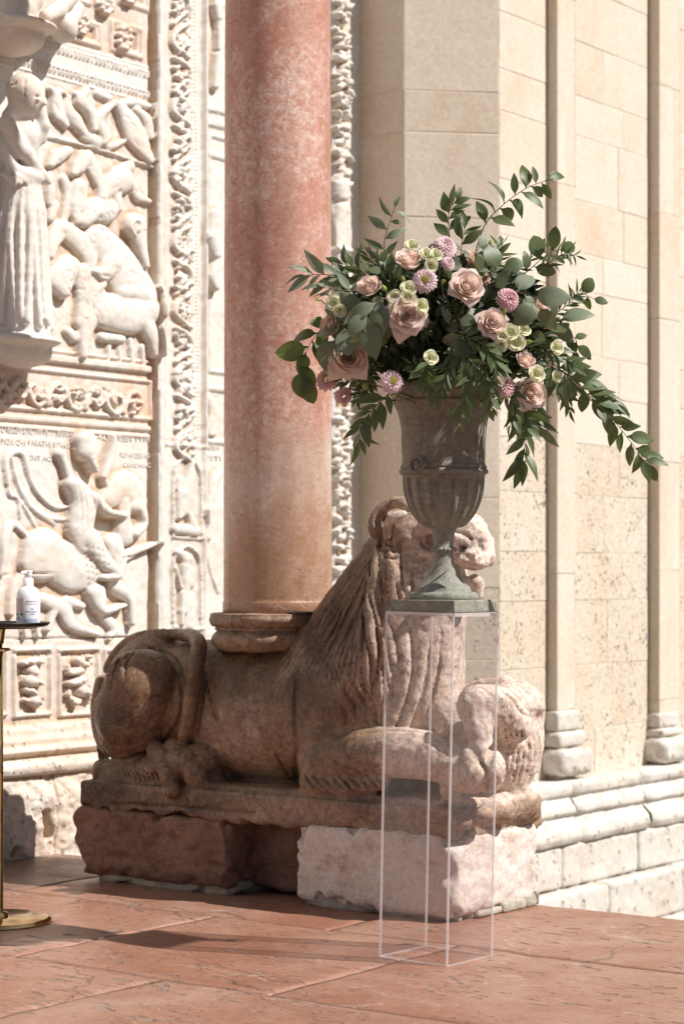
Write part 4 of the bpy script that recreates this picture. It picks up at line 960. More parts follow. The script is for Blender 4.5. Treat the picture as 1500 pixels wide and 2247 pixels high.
# ------------------------------------------------------------------ crouching marble lion that carries the column
def lm(px, py, q, r=None):
    p = LP(px, py, q)
    if r is None: return p
    Y = LO[1] + N[1] * p[0] + U[1] * q
    return p, r * Y / F
def build_lion():
    V = Vol((-1.50, -.10, .17), (.13, .55, 1.16), .0042)
    def cone(a, b, ra, rb, k=.02, op='add'):
        (pa, ra_), (pb, rb_) = lm(*a, ra), lm(*b, rb); V.cone(pa, pb, ra_, rb_, k, op)
    def ch(pts, rad, k=.02, op='add', n=None):
        if not hasattr(rad, '__len__'): rad = [rad] * len(pts)
        q = [lm(*p, r) for p, r in zip(pts, rad)]; V.chain([a for a, _ in q], [b for _, b in q], k, op, n)
    def el(c, rx, ry, rq, rot=(0, 0, 0), k=.02, op='add'):
        p, a = lm(*c, 1.0); V.ell(p, (rx * a, rq, ry * a), rot, k, op)
    QS = np.arange(-.09, .50, .004)
    def surf(px, py):
        """where the sight line through a photo point first meets the stone carved so far"""
        p = np.array([LP(px, py, q) for q in QS]); i = np.clip(((p - V.lo) / V.res).round().astype(int), 0, V.n - 1); d = V.D[i[:, 0], i[:, 1], i[:, 2]]
        w = np.argmax(d < 0)
        return QS[w] if d[w] < 0 else None
    def on(pts, rad, op='add', k=.006, off=0.0, n=None):
        """carve or lay a strand along photo points on the surface; off pushes it inward in units of its radius"""
        m = len(pts); n = n or 4 * m; q = spline([(a[0], a[1], 0) for a in pts], n)
        rr_ = np.full(n, rad) if not hasattr(rad, '__len__') else np.interp(np.linspace(0, m - 1, n), np.linspace(0, m - 1, len(rad)), rad)
        z = [surf(a[0], a[1]) for a in q]; ok = [i for i in range(n) if z[i] is not None]
        if len(ok) < 2: return
        zz = np.interp(np.arange(n), ok, [z[i] for i in ok]); zz = np.convolve(np.pad(zz, 2, mode='edge'), np.ones(5) / 5, 'valid')
        out = []
        for i in range(n):
            p, r = lm(q[i][0], q[i][1], zz[i], rr_[i]); p = p + np.array([-.45 * 0, r * off, 0]); out.append((p, r))
        V.chain([a for a, _ in out], [b for _, b in out], k, op)
    # trunk: barrel, rump, belly
    cone((440, 1552, .25), (740, 1560, .24), 146, 156, .03)
    cone((520, 1590, .23), (640, 1594, .23), 122, 130, .03)
    el((356, 1510, .26), 122, 124, .17, k=.03); el((395, 1540, .36), 105, 140, .10, k=.03)
    # chest, mane and neck
    cone((905, 1285, .23), (850, 1490, .24), 122, 168, .03); cone((850, 1490, .24), (820, 1610, .24), 164, 150, .03)
    cone((845, 1230, .23), (760, 1440, .22), 60, 120, .03)
    cone((950, 1330, .2), (930, 1520, .2), 70, 82, .02); cone((900, 1500, .2), (860, 1600, .17), 90, 90, .03)
    cone((770, 1420, .20), (700, 1540, .22), 90, 130, .03)
    # head
    el((925, 1192, .23), 98, 88, .115, k=.02); cone((900, 1172, .23), (960, 1186, .22), 70, 66, .02)
    el((1006, 1170, .22), 62, 48, .085, k=.02); el((1034, 1200, .22), 44, 50, .078, k=.012); el((1046, 1222, .21), 32, 26, .07, k=.01)
    ch([(905, 1290, .2), (975, 1300, .2), (1034, 1290, .21)], [56, 38, 26], .02); cone((1042, 1278, .2), (1046, 1304, .21), 18, 14, .01)
    ch([(975, 1264, .09), (1020, 1262, .12), (1082, 1262, .2)], [6, 9, 9], .006, 'sub')
    on([(934, 1172), (930, 1192), (946, 1206), (966, 1200)], [6, 8, 9, 6], 'sub', .006, 0, 10); el((949, 1186, surf(949, 1186) + .010), 17, 15, .018, k=.005, op='sub')
    on([(920, 1160), (940, 1148), (968, 1152), (985, 1170)], [8, 10, 10, 8], 'add', .010, .3); on([(918, 1206), (944, 1218), (976, 1212)], [6, 7, 6], 'add', .010, .4)
    el((1014, 1203, surf(1014, 1203) + .002), 8, 8, .012, k=.005, op='sub'); on([(1000, 1190), (1012, 1186), (1026, 1194)], 6, 'add', .006, .2); on([(1030, 1212), (1038, 1222)], 8, 'add', .006, .1, 4); on([(1012, 1224), (1036, 1236), (1064, 1236)], 7, 'add', .008, .2)
    on([(985, 1148), (1010, 1140), (1034, 1150)], [8, 10, 8], 'add', .012, .3); on([(1040, 1160), (1052, 1180), (1058, 1206)], [7, 9, 7], 'add', .010, .3); on([(996, 1166), (1018, 1172), (1034, 1184)], 4, 'sub', .006, 0)
    on([(884, 1250), (906, 1250), (924, 1252)], [3, 6, 3], 'sub', .005, 0); on([(905, 1254), (902, 1274), (906, 1296)], [3, 5, 3], 'sub', .005, 0); on([(860, 1160), (856, 1190), (864, 1216)], [3, 5, 3], 'sub', .005, 0)
    # ear, brow tufts and the knotted strand in front of the ear
    el((836, 1150, .13), 20, 36, .05, (0, .25, 0), .010); ch([(822, 1176, .10), (824, 1140, .10), (842, 1114, .11), (870, 1102, .12), (896, 1112, .12)], [9, 11, 11, 11, 12], .008, n=14)
    el((838, 1142, surf(838, 1142) + .004), 12, 20, .026, (0, .25, 0), .005, 'sub')
    ch([(848, 1176, .085), (852, 1150, .08), (866, 1134, .08), (884, 1128, .09)], [9, 10, 10, 9], .006, n=10); cone((868, 1122, .22), (905, 1118, .22), 24, 26, .02)
    for i in range(9): x = 848 + 3 * i % 14; on([(846 + (i % 3) * 5, 1186 + 15 * i), (858 + (i % 2) * 5, 1194 + 15 * i)], 7, 'add', .005, .1, 4)
    for i in range(9): on([(842, 1190 + 15 * i), (856, 1198 + 15 * i), (872, 1194 + 15 * i)], 2.6, 'sub', .004, 0, 6)
    on([(832, 1190), (836, 1250), (844, 1320)], 3.5, 'sub', .005, 0); on([(878, 1190), (880, 1250), (886, 1320)], 3.5, 'sub', .005, 0)
    # mane: wavy locks that fan down the neck and over the shoulder
    rl = random.Random(3)
    for i in range(26):
        a = i / 25; x0, y0 = 826 - 20 * a + 66 * (a > .6) * (a - .6) * 2.5, 1186 + 60 * abs(math.sin(5 * a)); x2, y2 = 690 + 215 * a, 1400 + 130 * math.sin(min(1, a * 1.4) * 1.6) + rl.uniform(-22, 22)
        if i % 2: y0 += 70; x0 -= 14
        w_ = rl.uniform(3, 8); p = [(x0 + (x2 - x0) * t + w_ * math.sin(6.5 * t + i), y0 + (y2 - y0) * t) for t in (0, .2, .4, .6, .8, 1)]
        on(p, [.8, 1.6, 1.9, 1.8, 1.5, .8], 'sub', .007, .3, 22); 
        p2 = [(x_ + 7, y_ + 2) for x_, y_ in p]; on(p2, [2, 4, 4.4, 4.4, 3.6, 2], 'add', .012, .8, 22)
    for i in range(16):
        x = 716 + i * 9; y = 1440 + 9 * i + rl.uniform(-14, 14); on([(x, y), (x + 6, y + 16), (x + 2, y + 34), (x + 8, y + 46)], [1.5, 3, 3, 1], 'sub', .004, 0, 10)
    # folds of the chest and creases above the forearm
    on([(874, 1366), (884, 1430), (884, 1500), (862, 1570), (846, 1600)], [8, 15, 16, 12, 6], 'add', .020, .8, 20); on([(897, 1376), (907, 1440), (903, 1500), (886, 1560), (862, 1606)], [2, 5, 6, 5, 3], 'sub', .005, 0, 24)
    on([(922, 1400), (920, 1470), (904, 1540), (884, 1596)], [6, 12, 12, 6], 'add', .020, .82, 20); on([(944, 1400), (938, 1470), (924, 1530), (900, 1600)], [1.5, 4, 5, 3], 'sub', .005, 0, 22)
    on([(968, 1380), (964, 1450), (950, 1520), (934, 1580)], [1.5, 3.5, 4, 2], 'sub', .005, 0, 20)
    for p in [[(756, 1516), (776, 1546), (782, 1580)], [(772, 1500), (796, 1536), (806, 1584)], [(790, 1500), (816, 1540), (826, 1586)], [(742, 1540), (756, 1564), (760, 1592)]]: on(p, [1.5, 4.5, 2.5], 'sub', .005, 0)
    # near hind leg
    cone((313, 1510, .065), (294, 1572, .065), 86, 87, .005); cone((288, 1560, .07), (288, 1600, .08), 80, 73, .006); el((262, 1580, .11), 58, 86, .09, k=.012)
    ch([(236, 1700, .10), (320, 1694, .06), (400, 1676, .05), (450, 1662, .08)], [33, 35, 38, 36], .008); cone((226, 1690, .16), (230, 1700, .25), 24, 26, .014)
    on([(328, 1421), (366, 1434), (392, 1474), (400, 1530), (390, 1590), (352, 1640)], [3, 7, 9, 9, 8, 5], 'sub', .005, 0, 34)
    on([(212, 1654), (240, 1668), (290, 1660), (330, 1644), (352, 1632)], [3, 6, 6, 5, 4], 'sub', .005, 0, 24); on([(238, 1684), (262, 1672), (300, 1664), (340, 1650)], [3, 9, 8, 4], 'add', .008, .5, 16)
    for p in [[(297, 1428), (280, 1450), (273, 1485)], [(283, 1434), (264, 1456), (254, 1492)], [(264, 1444), (250, 1474), (244, 1514)]]: on(p, [2, 5, 2], 'sub', .005, 0, 12); on([(a_ - 9, b_ - 2) for a_, b_ in p], [2, 5, 2], 'add', .006, .35, 12)
    for i in range(12): on([(217 + 6.5 * i, 1610 + 4 * (i % 3)), (213 + 6.8 * i, 1648 - .1 * i * i)], [1, 2.4], 'sub', .003, 0, 6)
    for i in range(12): on([(244 + 10 * i, 1684 + (i % 2) * 3), (256 + 10 * i, 1700), (262 + 10 * i, 1718)], [1, 2.6, 2.4], 'sub', .003, 0, 6)
    # hind toes
    ch([(420, 1636, .14), (452, 1672, .11), (470, 1706, .10), (480, 1716, .1)], [24, 27, 24, 18], .005); ch([(456, 1652, .16), (486, 1694, .14), (494, 1706, .13)], [18, 18, 15], .005)
    ch([(384, 1642, .06), (416, 1672, .045), (430, 1706, .04), (434, 1714, .04)], [24, 28, 26, 22], .004)
    ch([(344, 1648, .05), (362, 1676, .02), (372, 1710, .008), (377, 1734, .004)], [22, 22, 20, 19], .004, n=10); el((379, 1738, .0), 22, 14, .026, k=.006); el((366, 1742, -.016), 5, 5, .012, k=.003, op='sub')
    cone((420, 1640, .17), (500, 1690, .2), 26, 18, .02); cone((560, 1706, .25), (400, 1700, .25), 34, 40, .03); cone((760, 1716, .26), (990, 1724, .24), 46, 40, .02)
    # tail brought over the back and down the flank
    ch([(236, 1470, .23), (256, 1436, .22), (290, 1404, .22), (345, 1390, .22), (400, 1394, .20), (428, 1400, .13), (437, 1420, .08), (430, 1465, .05), (421, 1520, .042), (416, 1570, .044), (404, 1620, .05)],
       [10, 11, 10, 9, 10, 13, 15, 15, 15, 15, 12], .012, n=44)
    on([(455, 1412), (450, 1470), (440, 1540), (430, 1610)], [4, 6, 6, 4], 'sub', .006, 0, 20); on([(452, 1500), (478, 1580), (520, 1650)], [2, 4, 2], 'sub', .01, 0, 12)
    ch([(226, 1500, .25), (214, 1600, .3), (222, 1700, .32)], [20, 24, 20], .02)
    # front leg: shoulder, forearm and paw with the creature it holds down
    cone((738, 1500, .16), (724, 1640, .14), 100, 74, .03); cone((724, 1640, .11), (704, 1712, .07), 72, 42, .02)
    ch([(716, 1670, .10), (800, 1656, .07), (880, 1652, .06), (960, 1664, .06), (1006, 1680, .06)], [62, 56, 54, 50, 44], .012); V.box(lm(868, 1636, .07), (.10, .05, .032), (0, -.05, 0), .018, .02)
    ch([(690, 1714, .05), (770, 1726, .045), (838, 1716, .045)], [32, 26, 18], .014)
    on([(650, 1480), (646, 1560), (650, 1640), (648, 1720)], [2, 4, 6, 6], 'sub', .008, 0, 24); on([(604, 1650), (620, 1680), (640, 1712)], [1.5, 4, 3], 'sub', .005, 0)
    on([(790, 1612), (850, 1604), (920, 1606)], 3, 'sub', .006, -.3)
    for i in range(9): on([(668 + 19 * i, 1696 + 5 * (i % 3)), (680 + 20 * i, 1718), (698 + 19 * i, 1738 - 5 * (i % 2))], [1.2, 3.2, 1.4], 'sub', .005, 0, 8)
    el((1022, 1690, .065), 50, 52, .06, k=.008); el((1066, 1690, .07), 42, 50, .055, k=.006); ch([(1030, 1660, .04), (1044, 1700, .02), (1040, 1726, .03)], [22, 24, 16], .006); ch([(1066, 1656, .05), (1086, 1694, .04), (1080, 1724, .05)], [20, 22, 15], .006)
    ch([(980, 1690, .05), (984, 1736, .05), (1006, 1760, .05)], [22, 18, 12], .008)
    on([(1052, 1668), (1070, 1700), (1066, 1740)], [2, 4.5, 3], 'sub', .004, 0); on([(1016, 1640), (1014, 1670), (1030, 1700)], [2, 4, 3], 'sub', .005, 0)
    # bent limb over the paw
    ch([(1048, 1552, .09), (1050, 1600, .07), (1056, 1646, .055)], [44, 30, 24], .010); ch([(1048, 1552, .10), (1090, 1556, .14), (1124, 1590, .20)], [46, 46, 44], .014); el((1070, 1544, .12), 50, 40, .06, k=.01)
    # the round creature under the far paw and the wing-like piece on top
    V.ell(lm(1112, 1622, .30), (.088, .12, .148), (0, 0, 0), .010); V.ell(lm(1128, 1560, .30), (.06, .10, .08), k=.02)
    ch([(1016, 1516, .3), (1060, 1506, .3), (1110, 1508, .3), (1146, 1526, .3), (1176, 1552, .32)], [12, 16, 20, 24, 18], .008); el((1150, 1544, .3), 32, 34, .07, k=.012)
    ch([(985, 1560, .2), (1010, 1600, .2)], [40, 60], .03)
    on([(1084, 1596), (1080, 1640), (1072, 1672)], [8, 10, 6], 'sub', .006, 0); on([(1098, 1514), (1124, 1540), (1146, 1566), (1170, 1576)], [2, 4, 4, 3], 'sub', .005, 0)
    for i in range(7): x = 1106 + 12 * i; on([(x, 1590 + 4 * i), (x + 6, 1630), (x + 4, 1670), (x - 6, 1712)], [1.5, 2.6, 2.6, 1.2], 'sub', .004, 0, 14)
    ch([(1090, 1770, .26), (1130, 1768, .32), (1158, 1780, .36)], [44, 40, 30], .012); ch([(1120, 1730, .3), (1150, 1760, .34)], [34, 30], .016)
    ch([(1008, 1780, .08), (1060, 1778, .14), (1100, 1780, .2)], [30, 26, 30], .012); el((1020, 1800, .05), 26, 22, .05, k=.01); el((1062, 1786, .08), 22, 18, .04, k=.008)
    # slab on which it lies, its lower edge broken away
    V.box((-.665, .232, .248), (.645, .222, .041), rd=.008, k=.008); V.box((-.66, .22, .285), (.60, .19, .02), rd=.015, k=.02); V.box((-.14, .26, .245), (.13, .16, .045), (0, .02, 0), rd=.03, k=.03)
    for i in range(16): V.ell((-1.28 + i * .085 + rl.uniform(-.02, .02), .01, .205), (rl.uniform(.015, .05), .02, rl.uniform(.006, .02)), k=.006, op='sub')
    on([(250, 1764), (420, 1772), (560, 1784)], 2, 'sub', .004, 0, 30)
    me = V.mesh('lion')
    Q = np.array
    def disp(v, n):
        d = fbm(v * 7, 3) * .0028 + fbm(v * 30, 4) * .0022
        lowb = np.clip((.235 - v[:, 2]) / .05, 0, 1); d = d + lowb * (fbm(v * np.array([14, 14, 8]) + 9, 5) * .034)
        front = np.clip((v[:, 0] + .30) / .2, 0, 1) * np.clip((v[:, 2] - .25) / .1, 0, 1); d = d + front * fbm(v * 50 + 3, 4) * .004
        fa = front * np.clip((v[:, 2] - .86) / .05, 0, 1); d = d + fa * (np.abs(fbm(v * 26 + 31, 4)) * -.013 + .002)
        return d
    displace(me, disp)
    v, n = vert_arrays(me)
    # pieces of surface colour: pale weathered front with sunlit paleness painted in, hair grooves
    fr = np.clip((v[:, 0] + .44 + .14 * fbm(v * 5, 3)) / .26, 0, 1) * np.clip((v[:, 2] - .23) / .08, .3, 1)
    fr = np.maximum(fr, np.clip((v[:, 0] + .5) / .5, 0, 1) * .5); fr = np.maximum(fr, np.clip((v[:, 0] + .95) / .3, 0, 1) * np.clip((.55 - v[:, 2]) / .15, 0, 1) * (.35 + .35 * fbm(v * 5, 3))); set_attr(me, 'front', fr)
    c = lm(905, 1010, .1); an = np.arctan2(v[:, 0] - c[0], c[2] - v[:, 2])
    mane = np.clip((v[:, 0] + .74 - .55 * np.clip(.75 - v[:, 2], 0, 1)) / .06, 0, 1) * np.clip((v[:, 2] - .60) / .06, 0, 1) * np.clip((-.30 - v[:, 0]) / .12, 0, 1)
    cf = lm(300, 1480, .05); thigh = np.clip(1.6 - np.hypot((v[:, 0] - cf[0]) / .13, (v[:, 2] - cf[2]) / .16), 0, 1) * .22
    rr_ = np.hypot(v[:, 0] - cf[0] + .05, v[:, 2] - cf[2] - .03)
    front_hair = np.clip((v[:, 0] + .12) / .05, 0, 1) * np.clip((v[:, 2] - .3) / .05, 0, 1) * np.clip((.66 - v[:, 2]) / .05, 0, 1)
    hair = np.maximum(np.maximum(mane, thigh), front_hair * .22)
    flow = np.where(front_hair > .3, np.arctan2(v[:, 1] - .2, .7) * 300, np.where(thigh > mane, rr_ * 600, an * 210)); set_attr(me, 'hair', hair); set_attr(me, 'flow', flow)
    return me
lion = empty('lion_statue', LO, (0, 0, L_ROT), label='crouching brown marble lion that carries the red column on its back', cat='statue')
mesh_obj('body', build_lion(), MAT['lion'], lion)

def stone_block(name, lo, hi, mat, rd, amp, seed, label, cuts=(), parent=None, res=.007, extra=None, kw=None):
    V = Vol(np.array(lo) - .03, np.array(hi) + .03, res); c = (np.array(lo) + np.array(hi)) / 2; h = (np.array(hi) - np.array(lo)) / 2
    V.box(c, h, rd=rd, k=.001); rc = random.Random(seed)
    if res > .006 or hi[0] - lo[0] > .3:
        for i in range(46):
            ax = rc.randrange(3); p = [lo[j] if rc.random() < .5 else hi[j] for j in range(3)]; p[ax] = rc.uniform(lo[ax], hi[ax]); s_ = rc.uniform(.008, .026); V.box(p, (s_ * rc.uniform(.7, 2.2), s_ * rc.uniform(.4, 1.0), s_ * rc.uniform(.3, .8)), (rc.uniform(-.8, .8), rc.uniform(-.8, .8), rc.uniform(-1, 1)), .003, .004, 'sub')
    if extra: extra(V)
    me = V.mesh(name)
    displace(me, lambda v, n: fbm(v * np.array([8, 8, 12]) + seed, 5) * amp + fbm(v * 34 + seed, 4) * amp * .35 - np.maximum(fbm(v * 15 + seed * 2, 4) - .15, 0) * amp * 1.6)
    o = mesh_obj(name, me, MAT[mat], parent, LO if parent is None else (0, 0, 0), (0, 0, L_ROT) if parent is None else (0, 0, 0), label=label, **(kw or {})); return o
def ex_l(V):
    V.chain([(-1.36, -.012, .148), (-1.1, -.012, .146), (-.86, -.008, .142)], .008, .005, 'sub')
    V.chain([(-1.36, -.006, .180), (-1.1, -.008, .178), (-.9, -.004, .182)], .005, .006, 'sub')
    V.box((-1.385, .2, .02), (.09, .4, .05), (0, -.75, 0), .01, .015, 'sub'); V.box((-1.0, -.04, .0), (.5, .05, .03), (.3, 0, 0), .01, .02, 'sub'); V.ell((-1.35, -.02, .22), (.05, .05, .03), k=.02, op='sub')
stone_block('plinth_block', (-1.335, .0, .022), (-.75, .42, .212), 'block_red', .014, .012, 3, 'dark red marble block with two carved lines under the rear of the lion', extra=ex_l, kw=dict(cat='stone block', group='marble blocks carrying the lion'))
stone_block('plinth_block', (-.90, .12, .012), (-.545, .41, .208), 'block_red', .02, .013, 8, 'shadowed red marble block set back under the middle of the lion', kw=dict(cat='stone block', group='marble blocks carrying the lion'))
def ex_r(V):
    V.box((.01, .2, .235), (.03, .3, .012), (0, .5, 0), .004, .01, 'sub'); V.ell((.0, .0, .22), (.05, .05, .03), k=.02, op='sub'); V.ell((-.01, -.005, .12), (.03, .02, .03), k=.015, op='sub')
stone_block('plinth_block', (-.52, .0, .012), (.0, .40, .225), 'block_pink', .02, .010, 14, 'pale pink marble block under the front of the lion, sunlit at its end', extra=ex_r, kw=dict(cat='stone block', group='marble blocks carrying the lion'))
for lo, hi, sd_, lb in [((-1.27, .03, -.004), (-.76, .38, .04), 3, 'grey mortar bed under the rear block'), ((-.505, .02, -.004), (-.012, .39, .03), 5, 'grey mortar bed under the front block'), ((-.05, .03, .2), (-.004, .37, .232), 7, 'grey mortar left on top of the front block')]:
    stone_block('mortar_bed', lo, hi, 'cement', .012, .006, sd_, lb, kw=dict(cat='mortar bed'))
for (a, b, c, d, h) in [(-.02, .10, .006, .22, .022), (-.02, .215, .008, .33, .030), (-.02, .325, .007, .385, .036), (-.015, .38, .010, .402, .042)]:
    stone_block('mortar_stone', (a, b, .0), (c, d, h), 'cement', .01, .004, b * 9, None, parent=bpy.data.objects['mortar_bed.001'], res=.005)
    o = bpy.data.objects[[k for k in bpy.data.objects.keys() if k.startswith('mortar_stone')][-1]]

# ------------------------------------------------------------------ column
cax = LP(609, 1340, .24); cw = LO + N * cax[0] + U * .24; CY = cw[1]; mp = CY / F
col = empty('marble_column', (cw[0], cw[1], cax[2] - .006), label='tall salmon red marble column rising from the back of the lion', cat='column')
r0 = 119 * mp; zt = (1340 + 140) * mp
prof = [(r0 * 1.012, -.02), (r0 * 1.012, 22 * mp), (r0 * 1.006, 25 * mp), (r0 * .995, 27 * mp), (r0 * .997, 32 * mp)] + [(r0 * (.997 - .033 * (i / 24) ** 1.1), 32 * mp + (zt - 32 * mp) * i / 24) for i in range(1, 25)] + [(r0 * .955, 4.88)]
me = lathe('shaft', prof, 128); displace(me, lambda v, n: fbm(v * 9, 3) * .0012)
mesh_obj('shaft', me, MAT['column'], col)
rows = [(100, -84), (122, -82), (137, -74), (145, -60), (142, -48), (135, -42), (132, -38), (136, -37), (138, -34), (136, -31), (139, -29), (146, -26), (151, -15), (148, -5), (140, -1), (60, 0)]
q_ = [(a_, b_) for a_, b_, _ in spline([(r_, z_, 0) for r_, z_ in rows], 44)]
me = lathe('base', [(r_ * mp, z_ * mp) for r_, z_ in q_], 110); displace(me, lambda v, n: fbm(v * 18, 4) * .004 + fbm(v * 60, 3) * .002)
set_attr(me, 'front', np.full(len(me.vertices), .35)); set_attr(me, 'hair', np.zeros(len(me.vertices))); set_attr(me, 'flow', np.zeros(len(me.vertices)))
mesh_obj('base', me, MAT['lion'], col)
me = lathe('lead_packing', [(.038, 0), (.04, .004), (.036, .007), (0.01, .008)], 24)
mesh_obj('lead_packing', me, MAT['lead'], col, (.075, -.155, -.001))
# ------------------------------------------------------------------ clear acrylic stand
c0, c1, c2 = G(980, 2123), G(830, 2104), G(1082, 2096)
ex = (c2 - c0); ey = (c1 - c0); side = .186
ex = Vector((ex.x, ex.y, 0)).normalized(); th = math.atan2(ex.y, ex.x); TILT = 1.1
STH = .7925; stand = empty('acrylic_stand', c0, (0, 0, 0), label='tall clear acrylic box stand under the flower urn', cat='display stand')
def box_me(name, lo, hi, bev=.0):
    bm = bmesh.new(); bmesh.ops.create_cube(bm, size=1); lo, hi = Vector(lo), Vector(hi)
    for v in bm.verts: v.co = Vector([(lo[i] + hi[i]) / 2 + v.co[i] * (hi[i] - lo[i]) for i in range(3)])
    if bev: bmesh.ops.bevel(bm, geom=bm.edges[:], offset=bev, segments=2, affect='EDGES', profile=.5)
    return bm_mesh(name, bm)
print('stand sides', (c2 - c0).length, (c1 - c0).length)
stand.rotation_mode = 'QUATERNION'; stand.rotation_quaternion = (Matrix.Rotation(R(TILT), 3, 'Y') @ Matrix.Rotation(th, 3, 'Z')).to_quaternion(); w = .004; sx = (c2 - c0).length; sy = (c1 - c0).length; sx = sy = (sx + sy) / 2; tilt = 0
def panel(lo, hi):
    o = mesh_obj('side_panel', box_me('side_panel', lo, hi), MAT['acrylic'], stand); return o
panel((0, 0, .001), (sx, w, STH)); panel((0, sy - w, .001), (sx, sy, STH)); panel((0, w, .001), (w, sy - w, STH)); panel((sx - w, w, .001), (sx, sy - w, STH))
mesh_obj('top_panel', box_me('top_panel', (0, 0, STH + .0005), (sx, sy, STH + .005)), MAT['acrylic'], stand)
e = .0014
for (x, y) in ((0, 0), (sx, 0), (0, sy), (sx, sy)):
    x0 = -e * .3 if x == 0 else sx - w - .0004; y0 = -e * .3 if y == 0 else sy - w - .0004
    mesh_obj('glued_edge', box_me('glued_edge', (x0, y0, 0), (x0 + w + .0002, y0 + w + .0002, STH)), MAT['acrylic_edge'], stand)
for (lo, hi) in [((w, -.0008, STH - .0015), (sx - w, w * .5, STH + .0062)), ((w, sy - w * .5, STH - .0015), (sx - w, sy + .0008, STH + .0062)), ((-.0008, w, STH - .0015), (w * .5, sy - w, STH + .0062)), ((sx - w * .5, w, STH - .0015), (sx + .0008, sy - w, STH + .0062))]:
    mesh_obj('top_edge', box_me('top_edge', lo, hi), MAT['acrylic_edge'], stand)
for (lo, hi) in [((w, -.0006, 0), (sx - w, w, .0022)), ((w, sy - w, 0), (sx - w, sy + .0006, .0022)), ((-.0006, w, 0), (w, sy - w, .0022)), ((sx - w, w, 0), (sx + .0006, sy - w, .0022))]:
    mesh_obj('bottom_edge', box_me('bottom_edge', lo, hi), MAT['acrylic_edge'], stand)

# ------------------------------------------------------------------ urn
M0 = Matrix.Translation(c0) @ Matrix.Rotation(th, 4, 'Z'); UC = M0 @ Vector((sx / 2, sy / 2, STH + .0065)); UY = UC.y; UC.x = (973 - 750) / F * UY; um = UY / F
print('urn centre px', 750 + UC.x / UC.y * F, 'z->py', 1257 + (HC - UC.z) / UY * F)
urn = empty('stone_urn', UC, (0, 0, th), label='weathered grey brown fluted urn on the acrylic stand', cat='urn')
def uz(py): return (1344 - py) * um
me = box_me('foot_plinth', (-.5, -.5, 0), (.5, .5, 1), 0); hs = 118 * um / math.sqrt(2) * 1.02
bm = bmesh.new(); bmesh.ops.create_cube(bm, size=1, matrix=Matrix.Translation((0, 0, .0145)) @ Matrix.Diagonal((2 * hs, 2 * hs, .029, 1))); bmesh.ops.bevel(bm, geom=bm.edges[:], offset=.0025, segments=2, affect='EDGES', profile=.5)
bmesh.ops.subdivide_edges(bm, edges=bm.edges[:], cuts=6, use_grid_fill=True)
me = bm_mesh('foot_plinth', bm, True); displace(me, lambda v, n: fbm(v * 40, 3) * .0008); mesh_obj('foot_plinth', me, MAT['urn'], urn)
def up(rows): return [(r * um, uz(y)) for r, y in rows]
foot = up([(60, 1319), (76, 1318), (77, 1312), (77, 1306), (73, 1301), (66, 1300), (62, 1298), (62, 1294), (58, 1288), (46, 1278), (34, 1262), (27, 1246), (23, 1228), (21, 1214), (22, 1212), (26, 1210), (27, 1207), (25, 1203), (22, 1201), (22, 1192), (23, 1178), (26, 1166), (28, 1161), (28, 1156)])
mesh_obj('foot', lathe('foot', foot, 64), MAT['urn'], urn)
for i in range(14):
    a = i * 2 * math.pi / 14; pass
bm = bmesh.new()
for i in range(18):
    a = i * 2 * math.pi / 18; bmesh.ops.create_icosphere(bm, subdivisions=1, radius=5 * um, matrix=Matrix.Translation((25 * um * math.cos(a), 25 * um * math.sin(a), uz(1207))))
mesh_obj('bead_ring', bm_mesh('bead_ring', bm, True), MAT['urn'], urn)
rows = [(20, 1159), (40, 1158), (52, 1150), (66, 1134), (78, 1112), (86, 1088), (89, 1066), (90, 1050), (90, 1043)]
q = spline([(r, y, 0) for r, y in rows], 34)
def flute(a, z, r):
    ph = (a * 17 / (2 * math.pi)) % 1.0; d = abs(ph - .5) * 2      # 0 at channel centre
    zt_ = uz(1048); g = np.clip((zt_ - z) / .006, 0, 1); dep = 5.5 * um * g * min(1, (r / um - 20) / 40 if r > 20 * um else 0)
    ch = 1 - np.clip((d - .52) / .14, 0, 1)
    return r - dep * ch + (1.2 * um * g * max(0, (d - .6)) if True else 0)
me = lathe('bowl', [(a[0] * um, uz(a[1])) for a in q], 17 * 16, flute); mesh_obj('bowl', me, MAT['urn'], urn)
rows = [(90, 1044), (93, 1042), (97, 1040), (98, 1036), (96, 1032), (92, 1030), (95, 1028), (95, 1025), (92, 1021), (91, 1016), (92, 1000), (92, 970), (93, 945), (96, 925), (101, 905), (108, 890), (111, 886), (111, 883), (108, 881), (110, 878), (118, 866), (121, 856), (121, 846), (118, 843), (112, 845), (104, 870), (92, 900), (84, 960)]
me = lathe('flared_neck', [(r * um, uz(y)) for r, y in rows], 96, cap=True); displace(me, lambda v, n: fbm(v * 30, 4) * .0016); mesh_obj('flared_neck', me, MAT['urn'], urn)
# ring ornament on the side of the urn
az = math.atan2(-.75, -.62) - th; rm = []
orn = bmesh.new(); cx_ = 94 * um
def orn_pt(a, r, o): return Vector((cx_ + o, r * math.cos(a), uz(1024) + r * math.sin(a)))
me = tube('ring_ornament', [orn_pt(i * 2 * math.pi / 24, 17 * um, .003) for i in range(25)], 4 * um, 8); o1 = mesh_obj('ring_ornament', me, MAT['urn'], urn); o1.rotation_euler = (0, 0, az)
bm = bmesh.new(); bmesh.ops.create_uvsphere(bm, u_segments=20, v_segments=12, radius=12 * um, matrix=Matrix.Translation((cx_, 0, uz(1024))) @ Matrix.Diagonal((.45, 1, 1, 1)))
o2 = mesh_obj('boss', bm_mesh('boss', bm, True), MAT['urn'], o1)

